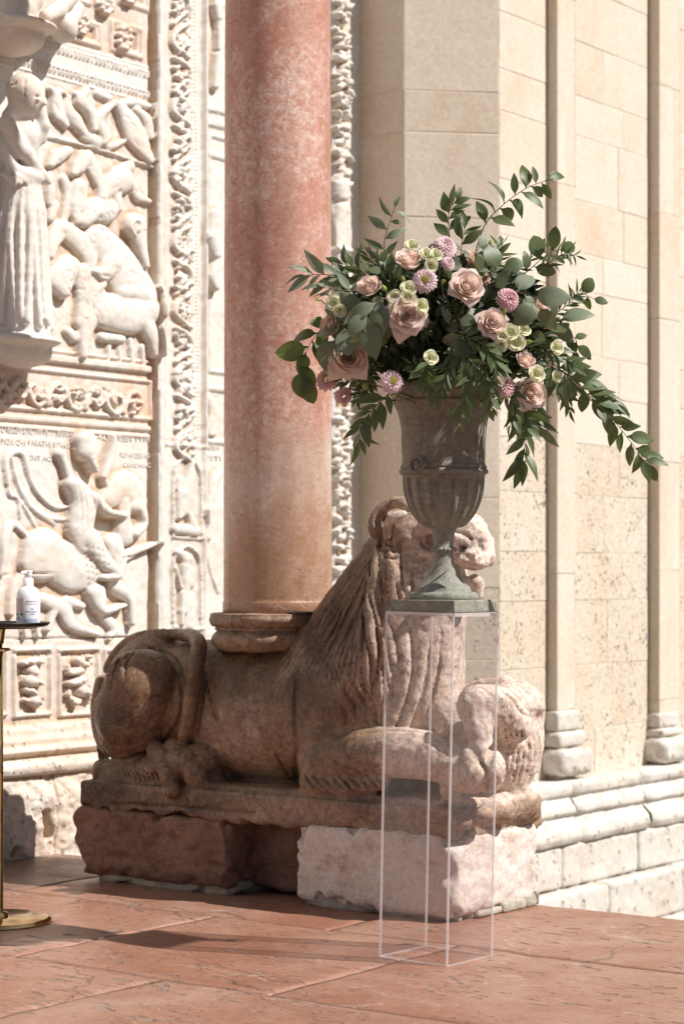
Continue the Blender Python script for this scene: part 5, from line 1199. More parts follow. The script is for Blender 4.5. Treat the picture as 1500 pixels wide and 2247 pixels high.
# ------------------------------------------------------------------ brass pedestal table with tray and soap bottle
tb = G(-4, 2024); tcx = P(-10, 2024, tb.y); TY = tb.y; tm = TY / F
table = empty('cocktail_table', (tcx.x, TY, 0), label='slim polished brass pedestal table cut off by the picture edge', cat='table')
def tz(py): return HC - (py - 1257) * tm
R0 = 122 * tm
mesh_obj('foot_disc', lathe('foot_disc', [(R0, .0005), (R0 * 1.005, .004), (R0 * .99, .010), (R0 * .93, .013), (.02, .016)], 96), MAT['brass'], table)
pr = 17 * tm; zj = tz(1700)
mesh_obj('stem', lathe('stem', [(pr * 1.7, .012), (pr * 1.6, .024), (pr, .027), (pr, zj), (pr * 1.06, zj + .001), (pr * 1.06, zj + .006), (pr, zj + .007), (pr, tz(1430))], 40), MAT['brass'], table)
mesh_obj('collar', lathe('collar', [(pr, tz(1431)), (32 * tm, tz(1428)), (33 * tm, tz(1425)), (32 * tm, tz(1422)), (17 * tm, tz(1421))], 40), MAT['brass'], table)
mesh_obj('neck', lathe('neck', [(15 * tm, tz(1423)), (16 * tm, tz(1413)), (18 * tm, tz(1412)), (22 * tm, tz(1380)), (22 * tm, tz(1379))], 40), MAT['brass'], table)
zt0 = tz(1379)
mesh_obj('table_plate', lathe('table_plate', [(90 * tm, zt0), (92 * tm, zt0 + .0015), (90 * tm, zt0 + .003)], 48), MAT['black'], table)
tray = empty('round_tray', (tcx.x, TY, zt0 + .0032), label='round black serving tray with a raised rim on the brass table', cat='tray')
rt = 120 * tm
mesh_obj('tray_dish', lathe('tray_dish', [(rt - 18 * tm, .0), (rt - 6 * tm, .004), (rt - 2 * tm, .009), (rt, .0115), (rt - 1 * tm, .013), (rt - 4 * tm, .0115), (rt - 12 * tm, .006), (rt - 22 * tm, .004), (.001, .004)], 96), MAT['black'], tray)
bx = P(62, 1365, TY - .03); bot = empty('soap_bottle', (bx.x, TY - .03, zt0 + .0075), (0, 0, R(-8)), label='white pump bottle with printed label on the black tray', cat='bottle')
def bz(py): return (1366 - py) * tm
rb = 26 * tm
mesh_obj('bottle_body', lathe('bottle_body', [(rb * .97, 0), (rb, .002), (rb, bz(1304)), (rb * .97, bz(1298)), (rb * .86, bz(1289)), (rb * .68, bz(1283)), (rb * .5, bz(1281)), (rb * .45, bz(1280))], 64), MAT['white_plastic'], bot)
n0 = bz(1281)
mesh_obj('collar', lathe('collar', [(12 * tm, n0), (11.5 * tm, n0 + .002), (11 * tm, bz(1263)), (8 * tm, bz(1262))], 40), MAT['white_plastic'], bot)
pump = mesh_obj('pump_head', lathe('pump_head', [(8 * tm, bz(1263)), (8.5 * tm, bz(1252)), (9 * tm, bz(1249)), (10 * tm, bz(1247.5)), (9.5 * tm, bz(1246)), (4 * tm, bz(1245.5))], 32), MAT['white_plastic'], bot)
mesh_obj('spout', tube('spout', [(0, 0, bz(1250)), (-.006, -.012, bz(1249.5)), (-.010, -.020, bz(1250)), (-.011, -.023, bz(1252.5))], [4.5 * tm, 4 * tm, 3.4 * tm, 2.5 * tm], 12), MAT['white_plastic'], pump)
def on_bottle(name, ang0, ang1, y0, y1, mat, parent=None, n=6, off=.0003):
    v, f = [], []
    for i in range(n + 1):
        a = R(-90 + ang0 + (ang1 - ang0) * i / n); r = rb + off; v += [(r * math.cos(a), r * math.sin(a), bz(y1)), (r * math.cos(a), r * math.sin(a), bz(y0))]
    for i in range(n): f.append((2 * i, 2 * i + 2, 2 * i + 3, 2 * i + 1))
    return mesh_obj(name, list_mesh(name, v, f), MAT[mat], parent or bot)
def on_text(txt, ang, y, size_px, mat, name='label_text', width=None):
    c = bpy.data.curves.new(name, 'FONT'); c.body = txt; c.size = size_px * tm * 1.3; c.align_x = 'CENTER'; c.extrude = .00005; c.materials.append(MAT[mat])
    dg = bpy.context.evaluated_depsgraph_get(); o = bpy.data.objects.new(name, c); C.objects.link(o); bpy.context.view_layer.update()
    me = bpy.data.meshes.new_from_object(o.evaluated_get(bpy.context.evaluated_depsgraph_get())); bpy.data.objects.remove(o); bpy.data.curves.remove(c)
    for v in me.vertices:                                           # wrap the letters round the bottle
        a = R(-90 + ang) + v.co.x / rb; r = rb + .0004 + v.co.z; v.co = Vector((r * math.cos(a), r * math.sin(a), bz(y) + v.co.y))
    return mesh_obj(name, me, MAT[mat], bot)
rr = random.Random(2)
for i in range(15): on_bottle('label_line', -66, -10 - rr.uniform(0, 12) * (i % 3 == 0), 1306 + i * 2.0, 1306.9 + i * 2.0, 'ink_red')
for i in range(4): on_bottle('label_line', -66, -14 - rr.uniform(0, 15), 1346.5 + i * 1.8, 1347.3 + i * 1.8, 'ink_grey')
for i in range(5): on_bottle('label_line', -5, 66, 1351 + i * 2.1, 1351.8 + i * 2.1, 'ink_blue')
for i in range(9): on_bottle('bar_code', -64 + i * 3, -62.6 + i * 3 + (i % 2) * .5, 1337.5, 1344, 'ink_grey')
on_text('500ml', -52, 1361.5, 3.4, 'ink_grey'); on_text('igienizzante', 33, 1314, 4.2, 'ink_blue'); on_text('mani & corpo', 33, 1319.5, 4.2, 'ink_red')
on_text('GEL', 36, 1330.5, 3.5, 'ink_blue'); on_text('Detergente', 32, 1336.5, 4.5, 'ink_blue'); on_text('MANI', 36, 1342, 3.5, 'ink_blue')
v = []; nn = 20
for i in range(nn): t = 2 * math.pi * i / nn; a = R(-90 - 17) + 3.6 * tm * math.cos(t) / rb; v.append(((rb + .0005) * math.cos(a), (rb + .0005) * math.sin(a), bz(1340.5) + 3.6 * tm * math.sin(t)))
mesh_obj('round_mark', list_mesh('round_mark', v, [tuple(range(nn))]), MAT['ink_green'], bot)
# ------------------------------------------------------------------ the bouquet: every stem is a thing of its own
BR = random.Random(21)
def B(px, py, d): return P(px, py, UY + d)
def dome(px, py, k=.245): 
    s = 1 - ((px - 985) / 330) ** 2 - ((py - 715) / 240) ** 2
    return -k * math.sqrt(max(s, 0)) + (.0 if s > 0 else .02)
MOUTH = Vector((UC.x, UC.y, HC - (850 - 1257) / F * UY - .06))
def leaf_mesh(name, L, wmax, peak, tip=1.0, fold=.25, droop=.18, twist=0.0, nx=8, stalk=.08):
    v, f = [], []
    for i in range(nx + 1):
        s = i / nx; u = max(0, (s - stalk) / (1 - stalk)); 
        w = wmax * (math.sin(math.pi * min(1, u ** peak)) ** tip if u > 0 else 0) + .006
        x = s * math.cos(droop * s); z = -droop * s * s * .9; tw = twist * s
        for j in (-2, -1, 0, 1, 2):
            y = w * j / 2; zz = fold * abs(y) - .10 * wmax * (abs(j) == 2) + z
            v.append((x, y * math.cos(tw) - zz * 0, zz + y * math.sin(tw)))
    for i in range(nx):
        for j in range(4): a = i * 5 + j; f.append((a, a + 5, a + 6, a + 1))
    return list_mesh(name, v, f, True)
LEAF = {
    'lance': [leaf_mesh('leaf', 1, .175, .70, 1.0, .3, .15 + .2 * i, .3 * (i - 1)) for i in range(3)],
    'long': [leaf_mesh('leaf', 1, .085, .7, .9, .3, .1 + .25 * i, .4 * (i - 1)) for i in range(3)],
    'broad': [leaf_mesh('leaf', 1, .24, .75, .9, .25, .15 + .2 * i, .25 * (i - 1), stalk=.1) for i in range(3)],
    'round': [leaf_mesh('leaf', 1, .36, .85, .62, .12, .1 + .2 * i, .15 * (i - 1), stalk=.12) for i in range(3)],
    'small': [leaf_mesh('leaf', 1, .15, .8, .9, .2, .2 * i, .2 * (i - 1), nx=6) for i in range(3)]}
LM = {}
def leaf_of(kind, mat, i):
    k = (kind, mat, i)
    if k not in LM: me = LEAF[kind][i].copy(); me.materials.append(MAT[mat]); LM[k] = me
    return LM[k]
def orient(x, n):
    x = x.normalized(); z = (n - x * n.dot(x)); z = z.normalized() if z.length > 1e-4 else x.orthogonal().normalized(); y = z.cross(x)
    return Matrix((x, y, z)).transposed()
def branch(label, pts, kind, size, n, mat='leaf_silver', ang=50, stem='stem', group='eucalyptus branches in the bouquet', t0=.1, name='eucalyptus_branch', cat='branch', sr=1.5, grow=.35, hang=0.0, pair=False, tipleaf=True, side=None, face=.7):
    q = [B(*p) for p in pts]; o = empty(name, q[0], label=label, cat=cat, group=group)
    sp = [Vector(a) for a in spline(q, max(8, 4 * len(q)))]; loc = [a - q[0] for a in sp]; m = UY / F
    mesh_obj('stem', tube('stem', loc, [sr * m * (1 - .6 * i / len(loc)) for i in range(len(loc))], 5), MAT[stem], o)
    for i in range(n):
        t = t0 + (1 - t0) * (i + BR.uniform(-.2, .2)) / max(1, n - (1 if tipleaf else 0)); t = min(max(t, 0), 1); k = t * (len(loc) - 1); a = min(int(k), len(loc) - 2)
        p = loc[a].lerp(loc[a + 1], k - a); d = (loc[a + 1] - loc[a]).normalized()
        for sgn in ((1, -1) if pair else ((1 if i % 2 else -1) if side is None else side,)):
            tip = tipleaf and i == n - 1
            n_ = Vector((BR.gauss(0, .5), -face - BR.random() * .5, .35 + BR.gauss(0, .45))).normalized()
            sidev = d.cross(Vector((0, -1, 0))); sidev = sidev.normalized() if sidev.length > .1 else Vector((1, 0, 0))
            A = R(ang + BR.uniform(-18, 18)) * (0.15 if tip else 1)
            x = d * math.cos(A) + (sidev * sgn + Vector((0, BR.uniform(-.9, .5), 0))).normalized() * math.sin(A); x.z -= hang
            s = size * 1.12 * m * (1 - grow * t + BR.uniform(-.22, .2))
            lf = mesh_obj('leaf', leaf_of(kind, mat, BR.randrange(3)), None, o); lf.matrix_local = Matrix.Translation(p) @ orient(x, n_).to_4x4() @ Matrix.Diagonal((s, s * BR.uniform(.68, 1.08), s * BR.uniform(.4, 1.8), 1))
            if tip: break
    return o

# --- flowers -------------------------------------------------------
def petal_mesh(rt, rb, z0, z1, wid, curl, a0, lean=0.0, point=0.0, nu=8, nv=7, ruf=.02, seed=0):
    """one petal: rises from radius rb to rt between z0 and z1, then its lip rolls outward by curl"""
    v, f = [], []; r_ = random.Random(seed); ph = r_.uniform(0, 6.28)
    for j in range(nv + 1):
        t = j / nv
        for i in range(nu + 1):
            u = 2 * i / nu - 1; te = t * (1 - .16 * abs(u) ** 2.5 + point * .16 * max(0, 1 - abs(u) * 1.6) ** 1.5)
            s = min(te, 1.2); bow = math.sin(min(1, s / .75) * math.pi / 2)
            rad = rb + (rt - rb) * bow; z = z0 + (z1 - z0) * s
            c = max(0, s - .72) / .28; rad += curl * c ** 1.5; z -= curl * .75 * c ** 2
            rad += .05 * u * lean * t; rad -= .06 * rt * u * u * t * (1 if curl < .12 else -.4)
            z += ruf * math.sin(3.7 * u + ph) * t * t; rad += ruf * .7 * math.sin(3.1 * u + ph * 2) * t * t
            a = a0 + u * wid * (math.sin(min(1, .3 + t * .9) * math.pi / 2) ** .8); v.append((rad * math.cos(a), rad * math.sin(a), z))
    for j in range(nv):
        for i in range(nu): a = j * (nu + 1) + i; f.append((a, a + 1, a + nu + 2, a + nu + 1))
    return list_mesh('petal', v, f, True)
def rose_petals(var):
    out = []; rr = random.Random(100 + var); a = 0
    #        n  rt   rb   z0    z1   wid  curl
    rings = [(2, .10, .04, -.1, .42, 1.9, .01), (3, .19, .08, -.2, .46, 1.35, .03), (3, .29, .12, -.3, .48, 1.2, .05), (4, .40, .16, -.35, .48, .98, .07), (4, .51, .18, -.4, .45, .95, .09),
             (5, .62, .20, -.45, .38, .80, .12), (5, .74, .20, -.5, .28, .76, .15), (5, .84, .18, -.55, .12, .72, .18)]
    if var == 1: rings = [(n, rt, rb, z0, z1 + .1, w, c * .8) for n, rt, rb, z0, z1, w, c in rings[:7]]
    if var == 2: rings = rings + [(4, .92, .15, -.55, -.08, .62, .26)]
    for k, (n, rt, rb, z0, z1, w, c) in enumerate(rings):
        for i in range(n):
            a += 2 * math.pi / n + rr.uniform(-.14, .14); out.append(petal_mesh(rt * rr.uniform(.94, 1.05), rb, z0, z1 + rr.uniform(-.03, .03), w, c * rr.uniform(.7, 1.3), a, rr.uniform(-1, 1), point=.9 if k >= 5 else .3, seed=var * 100 + k * 10 + i, ruf=.008 + .004 * k))
        a += .6
    return out
ROSE = [rose_petals(i) for i in range(3)]
def facing(dx, dz, tw=0):     # axis of a flower: dx to the right, dz up, rest towards the viewer
    z = Vector((dx, -1, dz)).normalized(); x = Vector((math.cos(tw), 0, math.sin(tw))); x = (x - z * x.dot(z)).normalized(); return Matrix((x, z.cross(x), z)).transposed().to_4x4()
def flower_stem(o, M_, c, r):
    base = M_ @ Vector((0, 0, -.45 * r)); tgt = M_.inverted() @ (MOUTH + Vector((BR.uniform(-.04, .04), BR.uniform(-.03, .03), 0))); pts = [Vector((0, 0, -.4 * r)), Vector((0, 0, -1.3 * r)), Vector((0, 0, -1.6 * r)).lerp(tgt, .4), tgt]
    mesh_obj('stem', tube('stem', [Vector(a) for a in spline(pts, 8)], .0018, 5), MAT['stem_green'], o)
def rose(px, py, r, fx, fz, var, mat, label, d=None, squash=1.0):
    fx += .22; fz += .18
    m = UY / F * r; c = B(px, py, dome(px, py) if d is None else d); M_ = Matrix.Translation(c) @ facing(fx, fz, BR.uniform(-1, 1)) 
    o = empty('rose', label=label, cat='rose', group='blush roses in the bouquet'); o.matrix_world = M_; o.empty_display_size = .01
    for me0 in ROSE[var]:
        key = (id(me0), mat)
        if key not in LM: me = me0.copy(); me.materials.append(MAT[mat]); LM[key] = me
        p = mesh_obj('petal', LM[key], None, o); p.scale = (m, m, m * squash)
    v = []; bm = bmesh.new(); bmesh.ops.create_cone(bm, cap_ends=True, segments=8, radius1=.10 * m, radius2=.24 * m, depth=.3 * m, matrix=Matrix.Translation((0, 0, -.55 * m)))
    mesh_obj('calyx', bm_mesh('calyx', bm, True), MAT['stem_green'], o); flower_stem(o, M_, c, m); return o
ROSES = [(1025, 628, 38, .05, .12, 0, 'rose', 'largest open pale rose, high in the middle of the bouquet'),
         (893, 690, 39, -.10, -.18, 2, 'rose', 'open pink rose left of centre with one petal hanging down over the dark gap'),
         (811, 630, 30, -.55, .35, 1, 'rose', 'half open blush rose at upper left with a narrow cup'),
         (897, 573, 34, -.25, .85, 1, 'rose', 'pale rose tilted upward beside cream buds at top left'),
         (728, 715, 30, -1.3, .05, 1, 'rose_peach', 'shaded peach rose seen from the side at the far left'),
         (766, 784, 40, -.15, -.05, 2, 'rose_peach', 'wide open peach rose with pointed petals at lower left'),
         (1080, 708, 33, .0, -.08, 0, 'rose', 'pink rose directly above the cream flowers right of centre'),
         (1183, 683, 28, .55, .1, 1, 'rose', 'pink rose partly behind a round grey green leaf on the right'),
         (1152, 794, 25, .15, .55, 1, 'rose', 'small pale rose above a cream flower at lower right'),
         (1166, 862, 32, .15, -.2, 2, 'rose', 'lowest pink rose at the right, over the urn rim'),
         (1046, 562, 28, .2, .9, 1, 'rose_peach', 'rose mostly hidden behind leaves at the top of the bouquet'),
         (1060, 600, 24, .6, .3, 1, 'rose_peach', 'shaded rose tucked behind the largest pale rose')]
for t in ROSES: rose(*t, squash=1.0)
bpy.data.objects['rose.010'].location.y += .08; bpy.data.objects['rose.011'].location.y += .07

def dahlia_mesh(cup, n=95, centre=False):
    v, f = [], []
    for i in range(n):
        t = i / n; th_ = .12 + 1.75 * math.sqrt(t) if not centre else .55 + 1.25 * math.sqrt(t); a = i * 2.39996
        L = .42 + .5 * t; ax = Vector((math.sin(th_) * math.cos(a), math.sin(th_) * math.sin(a), math.cos(th_))); sd_ = Vector((-math.sin(a), math.cos(a), 0)); up_ = ax.cross(sd_) * -1
        b = ax * .30 + Vector((0, 0, -.1)); w = .10 + .07 * t; k = len(v)
        for (s, ww, lift) in ((0, .3, 0), (.45, 1, .06), (.8, .95, .03), (1.0, .35, .10)):
            for j in (-1, 0, 1): v.append(b + ax * (L * s) + sd_ * (w * ww * j) + up_ * (lift + (cup * w if j else 0) * (1 - .4 * s)))
        for q_ in range(3):
            for j in range(2): e_ = k + q_ * 3 + j; f.append((e_, e_ + 1, e_ + 4, e_ + 3))
    return list_mesh('florets', v, f, True)
DM = {c: dahlia_mesh(.8, 95 if not c else 60, c) for c in (False, True)}
bm = bmesh.new(); rr = random.Random(4)
for i in range(60):
    a = i * 2.39996; r_ = .36 * math.sqrt(i / 60); bmesh.ops.create_icosphere(bm, subdivisions=1, radius=.045, matrix=Matrix.Translation((r_ * math.cos(a), r_ * math.sin(a), .42 - r_ * r_ * .6)))
DISC = bm_mesh('centre', bm, True); DISC.materials.append(MAT['yellow'])
for (px, py, r, fx, fz, ctr, mat, label) in [(977, 538, 25, .1, .5, False, 'dahlia', 'lilac dahlia at the very top of the bouquet'), (932, 614, 25, -.2, .0, True, 'dahlia', 'round lilac dahlia with green eye between two pale roses'),
        (1117, 655, 24, .25, .1, False, 'dahlia_pink', 'pink dahlia right of the largest pale rose'), (716, 831, 24, -.5, .1, True, 'dahlia_pink', 'deep pink dahlia with yellow eye at the lower left'),
        (861, 836, 24, .05, .0, True, 'dahlia', 'pale pink dahlia with yellow eye on the urn rim'), (755, 871, 19, .2, -.9, False, 'dahlia_pink', 'small pink dahlia hanging lowest on the left'),
        (1108, 842, 25, .3, .3, False, 'dahlia_pink', 'bright pink dahlia over the right of the urn rim'), (984, 576, 15, .3, .3, False, 'dahlia', 'small lilac dahlia just below the top one')]:
    m = UY / F * r; c = B(px, py, dome(px, py) - .01); M_ = Matrix.Translation(c) @ facing(fx + .2, fz + .15, BR.uniform(-1, 1)); o = empty('dahlia', label=label, cat='dahlia', group='pink dahlias in the bouquet'); o.matrix_world = M_
    me = DM[ctr].copy(); me.materials.append(MAT[mat]); p = mesh_obj('florets', me, None, o, kind='stuff'); p.scale = (m, m, m)
    if ctr: p = mesh_obj('centre', DISC, None, o); p.scale = (m,) * 3
    flower_stem(o, M_, c, m)
LIS = [petal_mesh(.75 + .2 * (k >= 4), .12, -.6, .45 - .15 * (k >= 4), .95, .12 + .2 * (k >= 4), k * math.pi / 2 + .4 * (k >= 4), seed=k, nu=6, nv=5, ruf=.05) for k in range(8)]
for me in LIS: me.materials.append(MAT['cream'])
bm = bmesh.new(); bmesh.ops.create_uvsphere(bm, u_segments=10, v_segments=6, radius=.2, matrix=Matrix.Translation((0, 0, -.1)) @ Matrix.Diagonal((1, 1, 1.6, 1))); LC = bm_mesh('centre', bm, True); LC.materials.append(MAT['bud'])
where = ['topmost left', 'beside the tilted rose', 'right end of the top row', 'under the top row', 'left of the hanging petal rose', 'above the hanging petal rose', 'touching the hanging petal rose', 'right edge of the hanging petal rose', 'lower left of the hanging petal rose',
         'far left under the silver leaves', 'behind the far left peach rose', 'left of the right hand cluster', 'largest of the right hand cluster', 'lowest of the right hand cluster', 'under the pink rose right of centre', 'upper right of the right hand cluster', 'between the small pale rose and the lowest pink rose', 'near the right hand edge', 'hanging alone over the dark gap in front', 'low at the right hand edge']
for i, (px, py, r, fx, fz) in enumerate([(903, 538, 15, 0, .7), (935, 556, 14, .2, .6), (957, 558, 13, .3, .4), (946, 582, 14, .2, -.2), (866, 653, 16, -.2, .1), (896, 632, 16, .1, .4), (894, 653, 15, .1, .1), (925, 671, 15, .6, 0), (865, 678, 10, -.3, -.1),
        (733, 663, 17, -.5, .2), (745, 682, 14, -.3, -.3), (1120, 728, 17, .0, .3), (1132, 749, 19, .1, .0), (1098, 757, 14, -.3, -.2), (1102, 737, 13, -.3, .3), (1151, 723, 13, .5, .4), (1177, 819, 17, .3, .2), (1222, 762, 15, .6, .1), (945, 784, 15, .4, .2), (1222, 826, 12, .5, .1)]):
    m = UY / F * r * .92; c = B(px, py, dome(px, py) - .012); M_ = Matrix.Translation(c) @ facing(fx, fz, BR.uniform(-1, 1)); o = empty('lisianthus', label='cream lisianthus flower, ' + where[i], cat='lisianthus', group='cream lisianthus in the bouquet'); o.matrix_world = M_
    for me in LIS: p = mesh_obj('petal', me, None, o); p.scale = (m,) * 3
    p = mesh_obj('centre', LC, None, o); p.scale = (m,) * 3; flower_stem(o, M_, c, m)
bud_me = lathe('bud', [(.12, -1), (.42, -.6), (.5, -.1), (.36, .5), (.12, .95), (.02, 1.05)], 10, lambda a, z, r: r * (1 + .12 * math.sin(3 * a + 2 * z))); bud_me.materials.append(MAT['bud'])
bw = ['under the pink dahlia', 'beside the top lilac dahlia', 'below the pale dahlia on the rim', 'left of the bright pink dahlia', 'under the lowest pink rose', 'left of the rim behind the leaves', 'low between dahlia and rim', 'right of the cream cluster', 'beside the narrow cup rose', 'at the tip of the upper left cluster', 'right of the top rose', 'far left on a thin stalk']
for i, (px, py, r, fx, fz) in enumerate([(1107, 683, 8, .1, .9), (972, 617, 8, .2, .3), (863, 870, 8, 0, -.6), (1087, 833, 7, -.3, .2), (1170, 836, 6, .1, .1), (801, 848, 13, -.1, -.8), (1110, 870, 9, .1, -1), (1158, 750, 10, 1.2, .1), (842, 632, 10, -.6, .8), (884, 612, 8, -.4, 1.2), (1075, 535, 10, .2, 2), (697, 657, 6, -2, .3)]):
    m = UY / F * r; c = B(px, py, dome(px, py) - .01); M_ = Matrix.Translation(c) @ facing(fx, fz); o = empty('flower_bud', label='yellow green flower bud ' + bw[i], cat='bud', group='flower buds in the bouquet'); o.matrix_world = M_
    p = mesh_obj('bud', bud_me, None, o); p.scale = (m,) * 3; flower_stem(o, M_, c, m)

# --- branches ------------------------------------------------------
E = 'leaf_silver'; K = 'leaf_dark'; FN = 'leaf_fine'
br = branch
br('tallest eucalyptus branch reaching up to the right', [(1030, 600, -.05), (1060, 500, -.05), (1100, 452, -.06), (1150, 415, -.07), (1196, 396, -.07)], 'broad', 52, 13, K, 62, t0=.3, grow=.1)
br('upright branch with a dark cluster of leaves at the top centre', [(990, 600, -.03), (986, 520, -.02), (984, 470, -.02), (1000, 438, -.02)], 'broad', 50, 9, K, 45, t0=.35, grow=.2)
br('second upright branch just right of the top centre cluster', [(1010, 600, -.06), (1012, 540, -.07), (1022, 490, -.06)], 'lance', 56, 6, K, 35, t0=.4)
br('slim upright branch with pale narrow leaves at upper left', [(846, 600, -.04), (842, 560, -.04), (845, 520, -.04), (858, 478, -.04), (866, 455, -.04)], 'lance', 50, 9, E, 60, t0=.15, grow=.2, pair=False)
br('silver bladed branch pointing far left above the column', [(800, 620, -.05), (750, 606, -.07), (705, 602, -.08), (672, 604, -.09)], 'lance', 56, 10, E, 38, t0=.1, grow=.1)
br('low silver branch under the left pointing blades', [(790, 640, -.06), (745, 636, -.09), (700, 628, -.1)], 'lance', 48, 7, E, 45)
br('drooping branch with large round leaves at the far left', [(760, 690, -.08), (716, 712, -.11), (688, 742, -.12), (672, 772, -.12)], 'round', 56, 7, K, 55, hang=.25, grow=.0)
br('round leaf hanging lowest in front of the column', [(672, 776, -.12), (655, 790, -.12), (665, 822, -.12)], 'round', 62, 3, K, 30, hang=.6, t0=.6, grow=0)
br('pink stalked round leaves drooping at centre left', [(880, 655, -.2), (840, 655, -.22), (812, 680, -.23), (800, 706, -.23)], 'broad', 70, 8, E, 60, hang=.9, grow=0)
br('pair of folded round leaves hanging beside the open pink rose', [(852, 665, -.2), (846, 690, -.22), (842, 716, -.22)], 'broad', 66, 4, K, 30, hang=.9)
br('cluster of grey round leaves above the peach rose', [(830, 700, -.14), (786, 708, -.17), (748, 716, -.18), (738, 740, -.18)], 'round', 62, 8, E, 60, grow=0)
br('dark sprig hanging down at lower left of the rim', [(862, 856, -.1), (836, 880, -.12), (812, 905, -.12), (792, 935, -.12), (786, 970, -.12)], 'lance', 52, 14, K, 42, t0=.12, hang=.25, grow=.1)
br('fine dark sprig beside the lower left dahlia', [(830, 800, -.08), (780, 830, -.1), (746, 836, -.1)], 'small', 24, 24, K, 60, pair=True, name='fine_sprig', group='fine leaved sprigs in the bouquet', stem='stem_green')
br('fine dark sprig under the peach rose', [(820, 820, -.1), (800, 850, -.1), (780, 880, -.1)], 'small', 28, 18, K, 55, pair=True, name='fine_sprig', group='fine leaved sprigs in the bouquet', stem='stem_green')
br('round leaved branch with narrow leaves at upper right', [(1090, 640, -.05), (1150, 600, -.05), (1195, 562, -.05), (1226, 548, -.05)], 'round', 46, 8, K, 60, grow=.0)
br('spray of narrow dark leaves at the upper right edge', [(1180, 600, -.06), (1210, 572, -.06), (1238, 556, -.06), (1262, 560, -.06)], 'long', 44, 16, K, 45, t0=.1)
br('long thin branch with a round leaf at its right tip', [(1150, 680, -.06), (1220, 672, -.07), (1268, 644, -.07), (1300, 654, -.07)], 'round', 36, 5, K, 50, t0=.4, grow=0)
br('narrow leaved spray reaching right at mid height', [(1180, 720, -.06), (1216, 690, -.07), (1250, 664, -.07), (1268, 642, -.07)], 'long', 40, 18, K, 42, t0=.1)
br('broad silver leaves covering the right hand rose', [(1060, 650, -.16), (1120, 640, -.2), (1165, 650, -.22), (1180, 672, -.22)], 'round', 58, 7, E, 55, grow=0)
br('silver leaves beside the right hand edge of the bouquet', [(1150, 720, -.1), (1190, 712, -.14), (1226, 702, -.15)], 'round', 58, 7, E, 60, grow=0)
br('branch with two small round leaves at the right edge', [(1190, 720, -.06), (1232, 730, -.08), (1262, 744, -.08), (1264, 768, -.08)], 'round', 34, 6, K, 55, t0=.3, grow=0)
br('long eucalyptus branch drooping far to the right', [(1150, 770, -.08), (1215, 800, -.11), (1270, 850, -.12), (1312, 885, -.12), (1352, 930, -.12), (1395, 985, -.12), (1418, 1016, -.12)], 'broad', 60, 26, K, 42, t0=.12, grow=.2)
br('silver side shoot above the long drooping branch', [(1200, 800, -.08), (1262, 830, -.1), (1310, 860, -.1), (1345, 885, -.1)], 'lance', 66, 14, E, 30, t0=.15, grow=.2)
br('eucalyptus branch hanging down right of the urn', [(1100, 830, -.1), (1142, 880, -.12), (1154, 935, -.12), (1150, 990, -.12), (1142, 1028, -.12)], 'lance', 62, 20, K, 38, t0=.1, grow=.15, hang=.2)
br('silver leaved branch hanging beside the urn neck', [(1110, 850, -.06), (1150, 900, -.07), (1182, 935, -.07)], 'lance', 70, 12, E, 35, t0=.1)
br('short leafy branch behind the lowest pink rose', [(1120, 800, -.02), (1190, 830, -.04), (1250, 842, -.05)], 'lance', 58, 12, E, 40)
br('leafy branch between the cream cluster and the right edge', [(1100, 760, -.1), (1170, 762, -.13), (1225, 780, -.14), (1258, 800, -.14)], 'lance', 54, 14, K, 40)
br('broad leaves in front of the top rose', [(990, 640, -.16), (1020, 590, -.17), (1050, 545, -.16)], 'broad', 58, 7, E, 65)
br('dark leaves right of the top rose', [(1040, 640, -.1), (1070, 590, -.12), (1092, 545, -.11)], 'lance', 50, 9, K, 50)
br('round leaf pair above the pink dahlia', [(1040, 660, -.15), (1066, 610, -.18), (1100, 590, -.18)], 'round', 50, 6, K, 60, grow=0)
br('tuft of dark leaves at the top right of the roses', [(1060, 600, -.08), (1088, 560, -.09), (1104, 532, -.08)], 'long', 44, 12, K, 40)
br('thin branch with pinkish leaf at upper right', [(1090, 620, -.03), (1140, 590, -.03), (1170, 560, -.03), (1195, 540, -.03)], 'small', 30, 12, K, 50)
br('leaves between the tilted rose and the narrow cup rose', [(880, 640, -.12), (850, 600, -.14), (828, 575, -.13)], 'broad', 56, 9, K, 55)
br('dark leaves at upper left shoulder of the bouquet', [(850, 650, -.06), (800, 600, -.07), (752, 578, -.07)], 'lance', 54, 13, K, 42)
br('grassy dark tuft above the left shoulder', [(850, 620, -.02), (822, 580, -.02), (800, 552, -.02)], 'long', 44, 14, K, 30)
br('dark leaves around the peach side rose', [(800, 700, -.02), (760, 672, -.03), (728, 650, -.03)], 'broad', 50, 9, K, 55)
br('single pale leaf crossing the dark centre', [(980, 720, -.2), (1000, 702, -.22), (1016, 696, -.22)], 'round', 50, 3, E, 40, grow=0)
br('glossy green shoot under the largest pale rose', [(1010, 720, -.16), (1002, 690, -.2), (985, 668, -.2)], 'small', 34, 14, FN, 55)
br('round silver leaves at the dark centre right', [(1050, 770, -.15), (1030, 745, -.2), (1010, 730, -.2)], 'round', 52, 6, E, 60, grow=0)
FS = dict(name='fine_sprig', group='fine leaved sprigs in the bouquet', stem='stem_green', cat='sprig')
br('fine leaved sprig hanging left of centre over the dark gap', [(960, 770, -.16), (936, 800, -.2), (928, 830, -.2), (940, 862, -.2)], 'small', 40, 18, FN, 45, hang=.2, **FS)
br('fine leaved sprig spilling over the middle of the rim', [(1010, 740, -.18), (990, 790, -.21), (976, 830, -.22), (962, 880, -.2)], 'small', 40, 24, FN, 45, hang=.2, **FS)
br('longest fine sprig hanging down the front of the urn', [(1040, 760, -.2), (1030, 820, -.23), (1022, 870, -.23), (1008, 920, -.2)], 'small', 44, 26, FN, 42, hang=.25, **FS)
